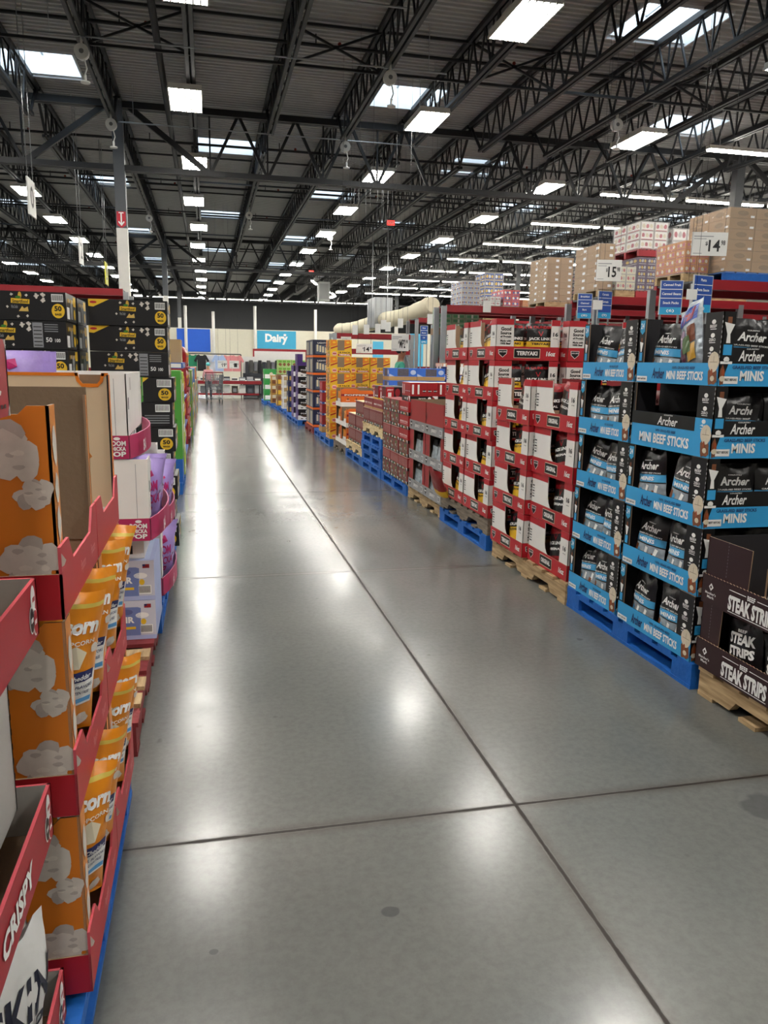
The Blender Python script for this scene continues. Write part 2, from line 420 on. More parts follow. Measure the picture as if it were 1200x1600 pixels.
# ---------------------------------------------------------------- columns
def column(x, y, arrow=False, paint=4.1):
    r = MB().box(-.11, .11, -.11, .11, paint, 6.6, STEELG)
    r.box(-.11, .11, -.11, .11, 0, paint, WPAINT)
    o = r.build('column', loc=(x, y, 0), kind='structure')
    if arrow:
        a = MB(); O = Vector((x, y-.112, 4.08)); rd = M('sign_red', '#c3283a', .5)
        a.sheet([(-.09, 0), (0, -.06), (.09, 0), (.09, .27), (-.09, .27)], O+Vector((0, 0, .08)), X3, Z3, .006, rd)
        a.rect(-.014, .014, .07, .33, O, X3, Z3, INK, .003); a.poly([(-.065, .14), (0, .06), (.065, .14), (.048, .16), (0, .105), (-.048, .16)], O, X3, Z3, INK, .004)
        a.rect(-.05, .05, .315, .335, O, X3, Z3, INK, .005)
        a.build('arrow_sign', label='red shield sign with white down arrow on the grey column', cat='sign')
column(COLX, 18, True); column(COLX, 36); column(COLX, 54); column(COLX+BX, 18); column(COLX+BX+1.6, 36); column(COLX-BX, 36); column(COLX+BX, 54)
# ---------------------------------------------------------------- lamps
lampm = M('led_white', (1.0, .965, .90), .4, emit=LAMP, var=0); stripm = M('strip_white', (1.0, .95, .85), .4, emit=STRIP, var=0)
hb = Kit('ceiling_light', 'ceiling light')
m = MB().box(-.28, .28, -.60, .60, 0, .09, WPAINT)
for k in range(7): m.box(-.285+.093*k-.004, -.285+.093*k+.016, -.615, .615, -.012, .03, WPAINT)
hb.part('housing', m)
m = MB()
for k in range(6): m.box(-.265+.093*k, -.265+.093*k+.073, -.59, .59, -.008, -.001, lampm)
hb.part('light_panel', m, 'glowing white LED panel')
for y in (-.5, .5): hb.part('hanger', MB().tube([(-.12, y, .09), (0, y, .24)], .006, GALV, 5).tube([(0, y, .24), (.12, y, .09)], .006, GALV, 5).tube([(0, y, .24), (0, y, .93)], .006, GALV, 5))
ROWN = {-13.6: 'third row past the arrow column', -9.2: 'second row past the arrow column', -4.7: 'first row past the arrow column', -.2: 'row above the aisle', 4.2: 'row above the jerky stacks', 8.6: 'row beside the strip lights'}
for x in ROWN:
    for k in range(-3, 12):
        y = 10.55+4.5*k
        if x < -5 and k < 0: continue
        hb.place((x+random.Random(int(x*10)+k).uniform(-.06, .06), y, 5.86), 0, 'rectangular LED ceiling light, %s in the %s' % (ORD[k+3], ROWN[x]), 'LED ceiling lights')
sl = Kit('strip_light', 'strip light')
sl.part('housing', MB().box(-1.18, 1.18, -.07, .07, 0, .07, WPAINT))
for _x in (-.9, .9): sl.part('hanger', MB().tube([(_x, 0, .06), (_x, 0, .93)], .005, GALV, 5))
sl.part('light_tube', MB().box(-1.16, 1.16, -.06, .06, -.035, -.001, stripm), 'glowing white tube')
for k in range(-1, 9):
    y = 15.15+4.5*k-4.5*0
    for j in range(6):
        sl.place((11.4+j*2.55, y, 5.86), 0, 'white strip light, %s from the aisle in the %s row over the racks' % (ORD[j], ORD[k+1]), 'strip lights over the racks')
for j in range(7):
    sl.place((-3+j*2.5, 61, 5.9), 0, 'far strip light behind the cream wall, %s from the painted column' % ORD[j], 'strip lights behind the cream wall')
for j in range(4):
    sl.place((6.2+j*.8, 46.0-0+j*2.6, 5.9), PI/2-.25, 'far strip light slanting above the meat cases, %s of its short line' % ORD[j], 'slanting strip lights')
# ---------------------------------------------------------------- bags
def bag(Wd, H, D, zones, deco=None, style='pouch', seed=0, wr=.006, lean=0.0, back=None, nu=10, nv=14, slump=0.0):
    """a filled pouch standing on z=0, front to -y; zones: (v0, v1, material); deco(mb, warp) prints on the front with u in -.5...5, v in 0..1"""
    rr = random.Random(seed); so = rr.uniform(0, 50); tw = rr.uniform(-.25, .25)
    def th(u, v):
        a = max(0.0, 1-abs(2*u)**2.3)**.65
        if style == 'pouch': b = (max(0, 1-v)**.6)*(.72+.28*min(1, v/.12))
        else: b = max(0.0, math.sin(PI*min(1, max(0, v*1.0))))**.55
        return D/2*a*b
    def surf(u, v, side, off=0.0):
        x = u*Wd*(1-.07*math.sin(PI*v)*(1 if style == 'pillow' else .5))
        z = v*H*(1-slump*.25*(1-abs(2*u)**2)*v)
        t = th(u, v)
        nz = noise.noise(Vector((x*14+so, z*11, side*3)))+.6*noise.noise(Vector((x*34+so, z*22, side*3)))
        seal = 1.0 if v < .9 else max(.25, 1-(v-.9)*8)
        y = side*(t+wr*nz*seal*(1-abs(2*u)**6)+off)
        top = max(0, v-.62)
        y += lean*v*v+top*top*tw*H+(.012*math.sin(u*9+so)*min(1, max(0, v-.85)*8))
        return (x, y, z)
    vs_ = sorted({round(i/nv, 4) for i in range(nv+1)} | {z[0] for z in zones} | {z[1] for z in zones})
    us = [-.5+i/nu for i in range(nu+1)]
    mb = MB()
    for side in (-1, 1):
        base = len(mb.v)
        for v in vs_:
            for u in us: mb.v.append(surf(u, v, side))
        k = nu+1
        for j in range(len(vs_)-1):
            vm = (vs_[j]+vs_[j+1])/2
            m = next((z[2] for z in zones if z[0] <= vm < z[1]), zones[-1][2])
            if side == 1 and back: m = back
            for i in range(nu):
                q = (base+j*k+i, base+j*k+i+1, base+(j+1)*k+i+1, base+(j+1)*k+i)
                mb.f.append(q if side < 0 else q[::-1]); mb.m.append(mb.mi(m)); mb.sm.append(True)
    # bottom gusset
    b = [surf(u, 0, -1) for u in us]+[surf(u, 0, 1) for u in us[::-1]]
    mb.face(b, back or zones[0][2])
    if deco: deco(mb, lambda u, v, off=.002: surf(u, v, -1, off))
    return mb
def wpoly(mb, pts, warp, m, off=.0015):
    mb.face([warp(a, b, off) for a, b in pts], m)
def wrect(mb, a0, a1, b0, b1, warp, m, off=.0015, n=5):
    for i in range(n):
        x0 = a0+(a1-a0)*i/n; x1 = a0+(a1-a0)*(i+1)/n
        for j in range(n):
            y0 = b0+(b1-b0)*j/n; y1 = b0+(b1-b0)*(j+1)/n
            mb.face([warp(x0, y0, off), warp(x1, y0, off), warp(x1, y1, off), warp(x0, y1, off)], m)
def wdisc(mb, a, b, ra, rb, warp, m, off=.0016, n=12, seed=0, wob=.0):
    rr = random.Random(seed); ps = [(a+ra*math.cos(2*PI*i/n)*(1+rr.uniform(-wob, wob)), b+rb*math.sin(2*PI*i/n)*(1+rr.uniform(-wob, wob))) for i in range(n)]
    for i in range(n): mb.face([warp(a, b, off), warp(*ps[i], off), warp(*ps[(i+1) % n], off)], m)
def wtext(mb, t, a0, a1, b0, b1, warp, m, off=.003, **k): mb.text(t, a0, a1, b0, b1, None, None, None, m, off=off, warp=warp, **k)
def bagkit(name, cat, *a, **k): return Kit(name, cat).part(name, bag(*a, **k))
def put(kit, O, rz, bounds, lx, ly, deg, tilt, label, group, z=.006, low=9.0):
    """set a bag inside a box (local bounds), resting on the tray and clear of its walls"""
    from mathutils import Euler
    Rm = Euler((tilt[0], tilt[1], math.radians(deg)), 'XYZ').to_matrix(); vs_ = [Rm @ v.co for v in kit.parts[0][1].vertices]
    p = [lx, ly, z]; zb = min(v[2] for v in vs_); lo_ = [v for v in vs_ if v[2]-zb < low]
    for ax, (lo, hi) in enumerate((bounds[0:2], bounds[2:4])):
        a = min(v[ax] for v in (lo_ if ax else vs_)); b = max(v[ax] for v in vs_)
        p[ax] = (lo+hi-a-b)/2 if b-a > hi-lo else min(max(p[ax], lo-a), hi-b)
    p[2] = z-min(v[2] for v in vs_)
    c_, s_ = math.cos(rz), math.sin(rz)
    return kit.place((O[0]+c_*p[0]-s_*p[1], O[1]+s_*p[0]+c_*p[1], O[2]+p[2]), rz+math.radians(deg), label, group, tilt=tilt)
# ---------------------------------------------------------------- pallets
def pallet_stringer(name, m, L=1.22, D=1.0, h=.13, bare=None):
    k = Kit(name, 'pallet'); st = h-.034
    rr = random.Random(3); t = MB()
    # top boards run away from the aisle, across the three stringers
    n = 8
    for i in range(n):
        x = -L/2+i*(L-.10)/(n-1); j = rr.uniform(-.008, .008); t.box(x, x+.10, j, D+j, h-.017, h, bare if bare and i in (1, 2, 4) else m)
    k.part('deck_boards', t)
    pts = [(-L/2, 0), (-L*.33, 0), (-L*.30, .045), (-L*.13, .045), (-L*.10, 0), (L*.10, 0), (L*.13, .045), (L*.30, .045), (L*.33, 0), (L/2, 0), (L/2, st), (-L/2, st)]
    for y in (0.004, D/2-.019, D-.042):
        k.part('stringer', MB().sheet([(a, b) for a, b in pts], (0, y, .017), X3, Z3, .038, m))
    b = MB()
    for x in (-L/2, -L*.28, -.05, L*.28-.1, L/2-.10): b.box(x, x+.10, .002, D-.002, 0, .017, m)
    return k.part('bottom_boards', b)
def pallet_block(name, m, L=1.22, D=1.0, h=.12):
    k = Kit(name, 'pallet'); t = MB(); n = 8
    for i in range(n):
        x = -L/2+i*(L-.11)/(n-1); t.box(x, x+.11, 0, D, h-.017, h, m)
    for y in (0, D/2-.05, D-.10): t.box(-L/2, L/2, y, y+.10, h-.036, h-.017, m)
    k.part('deck_boards', t)
    for y in (0.002, D/2-.05, D-.102):
        for x in (-L/2, -.075, L/2-.15):
            k.part('block', MB().box(x+.001, x+.149, y, y+.10, .018, h-.036, m))
    b = MB()
    for y in (0, D/2-.05, D-.10): b.box(-L/2, L/2, y, y+.10, 0, .018, m)
    for x in (-L/2, L/2-.10): b.box(x, x+.10, .1, D-.1, 0, .018, m)
    return k.part('bottom_boards', b)
PW = pallet_stringer('wooden_pallet', PINE); PL = pallet_stringer('wooden_pallet', PINEL); PO = pallet_stringer('wooden_pallet', OLDW)
PB = pallet_block('blue_pallet', BLUEWOOD, D=1.0); PR = pallet_stringer('red_pallet', REDWOOD)
FX = 2.05                     # front line of the aisle's far side, LX of the other
LX = -.29
def at_right(y, z=0, x=FX): return (x, y, z)
# ---------------------------------------------------------------- black and blue beef stick boxes
def meat_box(Wd, D, h, tall=False, side=True):
    k = Kit('beef_stick_box', 'box'); hb_ = .094; F0 = Vector((0, 0, 0)); x0, x1 = -Wd/2, Wd/2
    t = MB(); T = .004
    # front band
    hf = .165 if tall else hb_
    t.sheet([(x0, 0), (x1, 0), (x1, hf), (x0, hf)], F0, X3, Z3, T, BLUEP, DARK)
    if tall:
        t.rect(x0, x1-.12, hb_+.012, hf, F0, X3, Z3, BLACK, .0008)
        t.text('Archer', -.09, .07, .112, .152, F0, X3, Z3, INK, shear=.25); t.text('COUNTRY', -.04, .03, .156, .162, F0, X3, Z3, INK)
        t.text('100% GRASS-FED BEEF', -.10, .06, .080, .092, F0, X3, Z3, NAVY); t.text('MINI BEEF STICKS', x0+.08, x1-.15, .024, .07, F0, X3, Z3, INK, bold=.035)
    else:
        t.text('Archer', x0+.14, x0+.24, .02, .07, F0, X3, Z3, NAVY, shear=.25, bold=.02)
        t.text('100% GRASS-FED BEEF', x0+.30, x1-.16, .066, .078, F0, X3, Z3, NAVY)
        t.text('MINI BEEF STICKS', x0+.26, x1-.10, .02, .058, F0, X3, Z3, INK, bold=.035)
        t.rect(x0+.01, x0+.10, .006, .03, F0, X3, Z3, INK, .002); t.text('BEST BEFORE', x0+.02, x0+.09, .014, .022, F0, X3, Z3, BLACK, .003)
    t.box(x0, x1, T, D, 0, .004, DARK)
    # side bands (the near one printed), back
    O = Vector((x1, 0, 0)); U, V = Y3, Z3; hs = .158
    t.sheet([(0, 0), (D, 0), (D, hs), (.058, hs), (.045, hb_), (0, hb_)], O, U, V, T, BLACK, DARK)
    t.poly([(.012, 0), (D, 0), (D, .092), (.042, .092)], O, U, V, BLUEP, .0008); t.rect(0, .012, 0, .03, O, U, V, BLUEP, .0007)
    t.text('Archer', .085, .205, .102, .146, O, U, V, INK, shear=.25); t.text('COUNTRY', .12, .18, .149, .155, O, U, V, INK)
    t.text('GRASS-FED BEEF STICKS', .062, .26, .070, .084, O, U, V, NAVY); t.text('MINIS', .10, .215, .022, .064, O, U, V, INK, bold=.035)
    t.rect(.024, .092, .010, .040, O, U, V, INK, .002); t.text('BEST BEFORE', .03, .086, .022, .032, O, U, V, BLACK, .003)
    t.sheet([(-D, 0), (0, 0), (0, hs), (-D, hs)], Vector((x0, 0, 0)), -Y3, Z3, T, BLACK, DARK)
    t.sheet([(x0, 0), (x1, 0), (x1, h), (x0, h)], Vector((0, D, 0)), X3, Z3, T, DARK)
    k.part('tray', t)
    # corner panels
    def icons(p, O, U, V, c):
        for j, s_ in enumerate(('BEEF', 'ZERO', '4g')):
            b = h*.83-j*.055
            p.disc(c, b+.012, .014, .010, O, U, V, INK, .001, 8); p.text(s_, c-.022, c+.022, b-.012, b, O, U, V, INK); p.rect(c-.02, c+.02, b-.019, b-.016, O, U, V, INK)
    def stick(p, O, U, V, c):
        p.rect(c-.010, c+.010, h*.80, h*.93, O, U, V, SPICE); p.poly([(c-.024, h*.86), (c+.024, h*.83), (c+.006, h*.70), (c+.010, h*.58), (c-.010, h*.58), (c-.008, h*.70)], O, U, V, INK, .0015)
        p.rect(c-.02, c+.02, h*.42, h*.56, O, U, V, BLUEP, .0015); p.disc(c, h*.36, .014, .012, O, U, V, INK, .001, 8); p.rect(c-.028, c+.028, h*.30, h*.335, O, U, V, INK)
    a = MB(); O = F0
    a.sheet([(x1-.115, hf), (x1, hf), (x1, h), (x1-.115, h)], O, X3, Z3, T, BLACK, DARK, KRAFT); icons(a, O, X3, Z3, x1-.06)
    O2 = Vector((x1, 0, 0)); a.sheet([(0, hb_), (.045, hb_), (.058, hs), (.058, h), (0, h)], O2, Y3, Z3, T, BLACK, DARK, KRAFT); stick(a, O2, Y3, Z3, .030)
    for i in range(9): a.rect(x1-.004, x1-.001, hf+.02+i*.02, hf+.03+i*.02, O, X3, Z3, INK) if hf+.03+i*.02 < h else None
    # garlic and spices printed round the corner
    for O_, U_, sg, c in ((F0, X3, 1, x1-.024), (O2, Y3, 1, .012)):
        a.disc(c-sg*.015 if U_ is X3 else c+.004, .042, .034 if U_ is X3 else .014, .040, O_, U_, Z3, SPICE, .0018, 12, .25, 4)
        a.disc(c-.012, .098, .036, .042, O_, U_, Z3, GARLIC, .0024, 16, .04, 2) if U_ is X3 else None
        for q in range(5 if U_ is X3 else 0): a.rect(c-.013, c-.011, .098, .104+.006*q, O_, U_, Z3, M('garlic_line', '#8d7d64', .6), .003) if q % 2 else a.rect(c-.012-.006*q, c-.012+.006*q, .0965, .0985, O_, U_, Z3, M('garlic_line', '#8d7d64', .6), .003)
        a.disc(c-.012 if U_ is X3 else c+.004, .03, .014, .012, O_, U_, Z3, GARLIC, .003, 8, .1, 9)
        a.disc(c-.02 if U_ is X3 else c+.006, .055, .008, .016, O_, U_, Z3, M('spice_red', '#9a4a24', .5), .003, 6)
    k.part('corner_panel', a)
    b = MB(); wd = .055 if not tall else .02
    b.sheet([(x0, hf), (x0+wd, hf), (x0+wd, h), (x0, h)], F0, X3, Z3, T, BLACK, DARK, KRAFT)
    if not tall:
        c = x0+.028; b.poly([(c-.020, h*.97), (c-.020, h*.80), (c, h*.75), (c+.020, h*.80), (c+.020, h*.97)], F0, X3, Z3, SIGNC, .001); b.text('24', c-.014, c+.014, h*.84, h*.93, F0, X3, Z3, INK, .002)
        b.rect(c-.006, c+.006, h*.62, h*.70, F0, X3, Z3, SPICE); b.poly([(c-.015, h*.64), (c+.015, h*.62), (c+.004, h*.48), (c-.004, h*.48)], F0, X3, Z3, INK, .0012); b.rect(c-.012, c+.012, h*.34, h*.47, F0, X3, Z3, BLUEP, .0012)
    b.sheet([(-.12, hs), (0, hs), (0, h), (-.12, h)], Vector((x0, 0, 0)), -Y3, Z3, T, BLACK, DARK)
    k.part('corner_panel', b)
    return k
def deco_archer(mb, wp):
    wtext(mb, 'Archer', -.33, .33, .65, .79, wp, INK, shear=.25, bold=.03); wtext(mb, 'COUNTRY', -.14, .14, .81, .83, wp, INK)
    wtext(mb, 'GRASS-FED BEEF STICKS', -.40, .40, .575, .60, wp, INK); wtext(mb, 'MINIS', -.30, .22, .45, .525, wp, INK, bold=.03)
    for i, (a, b) in enumerate(((-.25, .24), (.02, .30), (.22, .2), (-.05, .14), (.3, .30), (-.36, .3), (.12, .12))): wpoly(mb, [(a-.05, b-.07), (a+.03, b-.08), (a+.07, b+.06), (a-.02, b+.08)], wp, (BLUEP, INK, SPICE)[i % 3], .002)
ARCH = [bagkit('beef_stick_bag', 'bag', .215, .265, .085, [(0, .40, CLEAR), (.40, .425, FOILK), (.425, .56, FOILB), (.56, 1.0, FOILK)], deco_archer, seed=s, back=FOILK, wr=.010) for s in (1, 2, 3)]
NB = 'pallet of beef sticks'
AT = 'in the black and blue box'
PB.place(at_right(3.42, 0), RIGHT, 'bright blue pallet under the black and blue beef stick boxes')
ax_near = {t: meat_box(.63, .5, .300, tall=(t == 3)) for t in (0, 3)}
ax_far = meat_box(.55, .5, .300)
rA = random.Random(21)
for t in range(5):
    z = .121+.302*t
    for col, yc, kit, Wd in (('near', 3.145, ax_near[3 if t == 3 else 0], .63), ('far', 3.765, ax_far, .55)):
        x = FX+(.0 if col == 'near' else .012)+.004*((t*7+len(col)) % 3-1)
        who = 'beside steak strips' if col == 'near' else 'beside white jerky boxes'
        kit.place((x, yc, z), RIGHT, 'black and blue beef stick box, %s tier up, %s' % (ORD[t], who), 'beef stick boxes')
        bd = (-Wd/2+.008, Wd/2-.008, .010, .24, 0, 1)
        if t == 3 and col == 'near': spots = [(.20, .20, 14, .0)]
        elif t == 4: spots = [(-.17, .07, 0, .1), (.06, .07, -6, -.1)] if col == 'far' else [(-.19, .07, 0, .05)]
        else: spots = [(-Wd*.27, .06, rA.uniform(-8, 8), rA.uniform(-.16, .16)), (Wd*.14, .06, rA.uniform(-8, 8), rA.uniform(-.16, .16)), (-.02, .165, rA.uniform(-4, 4), 0)]
        for q, (lx, ly, dg, tl) in enumerate(spots):
            bb = bd if q == 2 or t == 3 else (bd[0], bd[1], .010, .125, 0, 1)
            if q == 2: bb = (bd[0], bd[1], .13, .235, 0, 1)
            put(ARCH[(t+q) % 3], (x, yc, z), RIGHT, bb, lx, ly, dg, (rA.uniform(-.10, .02), tl), 'black beef stick pouch, %s in its box, %s tier, %s' % (ORD[q], ORD[t], who), 'pouches of beef sticks')
        if col == 'near':          # pouches that show through the side facing the camera
            for q in range(2):
                put(ARCH[(t+q+1) % 3], (x, yc, z), RIGHT, (.202, Wd/2-.010, (.07, .285)[q], (.28, .495)[q], 0, 1), .25, (.175, .39)[q], 90+rA.uniform(-5, 5), (.0, rA.uniform(-.06, .06)), 'black pouch in side opening of a blue box, %s tier, %s from aisle' % (ORD[t], ORD[q]), 'pouches of beef sticks in side openings')
# a bag of fruit and nuts left on top
def deco_mix(mb, wp):
    wrect(mb, -.40, .40, .70, .92, wp, M('mix_blue', '#3a57b0', .3), .002); wtext(mb, 'Trail', -.34, .3, .72, .90, wp, M('mix_red', '#a02c2c', .4), shear=.2, bold=.03)
    for i, (a, b, m) in enumerate(((-.22, .48, 'mix_lilac #b9a3b8'), (.2, .5, 'mix_brown #7a4630'), (-.2, .22, 'mix_plum #5b2740'), (.2, .22, 'mix_gold #c79a3c'), (.02, .36, 'mix_green #58724a'))):
        n, c = m.split(); wrect(mb, a-.17, a+.15, b-.12, b+.13, wp, M(n, c, .3), .003+.001*i, 3)
bagkit('snack_mix_bag', 'bag', .20, .30, .055, [(0, 1, CLEAR)], deco_mix, style='pillow', seed=9).place((FX+.045, 3.07, 1.395), RIGHT-.15, 'clear and blue bag of mixed nut snacks left in the top beef stick box', tilt=(-.06, -.32))
# ---------------------------------------------------------------- white and red jerky boxes
def jerky_box(Wd, D, h, flavour):
    k = Kit('jerky_box', 'box'); x0, x1 = -Wd/2, Wd/2; T = .004; F0 = Vector((0, 0, 0)); ht = .098; O2 = Vector((x1, -.006, 0)); e = .006
    t = MB()
    t.sheet([(x0-e, 0), (x1+e, 0), (x1+e, ht), (x0-e, ht)], (0, -e, 0), X3, Z3, T, RED, KRAFT); t.sheet([(0, 0), (D+e, 0), (D+e, ht), (0, ht)], O2+Vector((e, 0, 0)), Y3, Z3, T, RED, KRAFT)
    t.sheet([(-D-e, 0), (0, 0), (0, ht), (-D-e, ht)], (x0-e, -e, 0), -Y3, Z3, T, RED, KRAFT); t.sheet([(-x1-e, 0), (-x0+e, 0), (-x0+e, ht), (-x1-e, ht)], (0, D, 0), -X3, Z3, T, RED, KRAFT)
    t.box(x0, x1, 0, D, 0, .004, KRAFT)
    for O, U, c, half in ((Vector((0, -e, 0)), X3, 0, Wd/2), (O2+Vector((e, 0, 0)), Y3, D/2, D/2)):
        a = c-half+.06
        t.poly([(a-.035, .075), (a+.035, .075), (a+.032, .045), (a, .018), (a-.032, .045)], O, U, Z3, INK, .001); t.poly([(a-.031, .072), (a+.031, .072), (a+.028, .046), (a, .022), (a-.028, .046)], O, U, Z3, BLACK, .0016)
        t.text('JACK LINKS', a-.027, a+.027, .052, .064, O, U, Z3, INK, .0024, bold=.03)
        w2 = .085 if U is X3 else .10
        t.rect(c-w2-.004, c+w2+.004, .016, .084, O, U, Z3, CREAM, .001); t.rect(c-w2, c+w2, .020, .080, O, U, Z3, BLACK, .0016)
        t.text(flavour, c-w2+.018, c+w2-.018, .036, .066, O, U, Z3, INK, .0024, bold=.045)
        t.text('16oz', c+half-.10, c+half-.025, .032, .068, O, U, Z3, INK, shear=.15, bold=.04)
    k.part('tray', t)
    rb = h-.042
    def good(p, O, U, c, w_):
        for s_, b0, b1 in (('Good', .210, .236), ('Source', .182, .205), ('of Protein', .160, .176), ('Made with', .130, .145), ('100% Beef', .111, .126)):
            p.text(s_, c-w_/2, c+w_/2, b0, b1, O, U, Z3, BLACK, .0015, fit=False, bold=.035)
        p.rect(c-w_/2, c+w_/2, .151, .1525, O, U, Z3, GREY)
    def sixt(p, O, U, c):
        p.text('16', c-.02, c+.02, .175, .205, O, U, Z3, BLACK, .0015, bold=.04); p.text('servings', c-.018, c+.018, .155, .163, O, U, Z3, BLACK, .0015)
    def card(p, pts, O, U):
        p.sheet(pts, O, U, Z3, T, WHITE, KRAFT, WHITE)
        a0 = min(a for a, b in pts if b > h-.001); a1 = max(a for a, b in pts if b > h-.001); p.rect(a0, a1, rb, h, O, U, Z3, RED, .0008)
    # near corner: narrow piece on the aisle, wider printed piece on the camera side
    a = MB(); card(a, [(x1-.115, ht*.9), (x1, ht*.9), (x1, h), (x1-.105, h)], F0, X3); O = Vector((x1, 0, 0))
    card(a, [(0, ht*.9), (.14, ht*.9), (.135, h), (0, h)], O, Y3); good(a, O, Y3, .075, .10); sixt(a, F0, X3, x1-.05)
    k.part('corner_panel', a)
    # far corner on the aisle: broad card with a curved cut
    b = MB(); q = x0+Wd*.42
    cv = [(q+.055, ht*.9), (q+.03, ht+.008), (q+.012, ht+.028), (q+.002, ht+.06)]
    card(b, [(x0, ht*.9)]+cv+[(q, h), (x0, h)], F0, X3)
    for i in range(5): b.rect(x0+.012, x0+.045, .13+i*.018, .138+i*.018, F0, X3, Z3, GREY if i % 2 else BLACK)
    card(b, [(-.12, ht*.9), (0, ht*.9), (0, h), (-.12, h)], Vector((x0, 0, 0)), -Y3)
    k.part('corner_panel', b)
    d = MB(); card(d, [(D-.07, ht*.9), (D, ht*.9), (D, h), (D-.07, h)], O, Y3); sixt(d, O, Y3, D-.035)
    d.sheet([(x0, ht*.9), (x1, ht*.9), (x1, h), (x0, h)], Vector((0, D-.01, 0)), X3, Z3, T, M('wine_red_card', '#7d1a22', .6)); k.part('back_panel', d)
    return k
def deco_jerky(fl):
    def f(mb, wp):
        wtext(mb, 'JACK LINKS', -.44, .44, .52, .62, wp, INK, bold=.045); wtext(mb, fl, -.36, .36, .41, .47, wp, BLACK if fl == 'TERIYAKI' else INK, bold=.03)
        wpoly(mb, [(-.10, .78), (-.07, .79), (0, .69), (.07, .79), (.10, .78), (.01, .65), (-.01, .65)], wp, RED, .0025); wtext(mb, '16 OUNDER', -.46, .46, .86, .94, wp, RED, bold=.05)
    return f
JT = [bagkit('jerky_bag', 'bag', .215, .262, .075, [(0, .50, FOILY), (.50, .80, FOILK), (.80, 1, FOILK)], deco_jerky('TERIYAKI'), seed=s, back=FOILR) for s in (11, 12)]
JO = [bagkit('jerky_bag', 'bag', .215, .262, .075, [(0, .27, FOILR), (.27, .80, FOILK), (.80, 1, FOILR)], deco_jerky('ORIGINAL'), seed=s, back=FOILR) for s in (13, 14)]
jb = {('ORIGINAL', .58): jerky_box(.575, .5, .293, 'ORIGINAL'), ('TERIYAKI', .58): jerky_box(.575, .5, .293, 'TERIYAKI')}
rJ = random.Random(5)
def jerky_stack(x, yc, z0, n, flav, where, nb=2, top_bags=True):
    for t in range(n):
        fl = flav[t]; xo = x+rJ.uniform(-.006, .006); z = z0+.295*t
        jb[(fl, .58)].place((xo, yc, z), RIGHT, 'red and white %s jerky box, %s tier up, %s' % (fl.lower(), ORD[t], where), 'red and white jerky boxes')
        bags = JT if fl == 'TERIYAKI' else JO; O = (xo, yc, z); bb = (-.28, .28, .008, .49, 0, 1)
        kind = 'yellow and black jerky pouch' if fl == 'TERIYAKI' else 'red and black jerky pouch'
        # two pouches face the camera through the side, one leans in the opening to the aisle
        ps = [(.25, .13, 90, (0, 0), (.21, .28, .008, .245, 0, 1)), (.25, .36, 90, (0, 0), (.21, .28, .25, .485, 0, 1)), (.07, .05, rJ.uniform(-6, 6), (-.06, rJ.choice((-.22, -.12, .05, .14))), (-.12, .205, .008, .09, 0, 1))]
        if t == n-1: ps.append((.14, .3, 90, (0, 0), (.12, .19, .12, .48, 0, 1)))
        for q, (lx, ly, dg, tl, bb) in enumerate(ps if 'rear' not in where or t > 2 else []):
            put(bags[(t+q) % 2], O, RIGHT, bb, lx, ly, dg, tl, '%s, %s its box, %s tier, %s' % (kind, ('front of', 'deep in', 'leaning from', 'inside')[q], ORD[t], where), 'jerky pouches')
PW.place(at_right(4.65, 0, 2.04), RIGHT, 'pale wooden pallet under the four tier jerky stack')
jerky_stack(2.065, 4.37, .131, 4, ['ORIGINAL']*4, 'column beside beef sticks')
jerky_stack(2.03, 4.965, .131, 4, ['TERIYAKI', 'TERIYAKI', 'TERIYAKI', 'ORIGINAL'], 'middle column')
jerky_stack(2.60, 4.37, .131, 4, ['ORIGINAL']*4, 'low rear column')
PB.place(at_right(6.0, 0, 2.04), RIGHT, 'blue pallet under a grey wooden pallet and the five tier jerky stack')
PO.place(at_right(6.0, .12, 2.045), RIGHT, 'weathered grey wooden pallet on a blue pallet under the jerky')
for y, wh in ((5.68, 'taller column'), (6.285, 'beside tall red boxes')):
    jerky_stack(2.05, y, .255, 5, ['TERIYAKI']*5, wh)
jerky_stack(2.60, 5.64, .253, 5, ['TERIYAKI']*5, 'tall rear column')
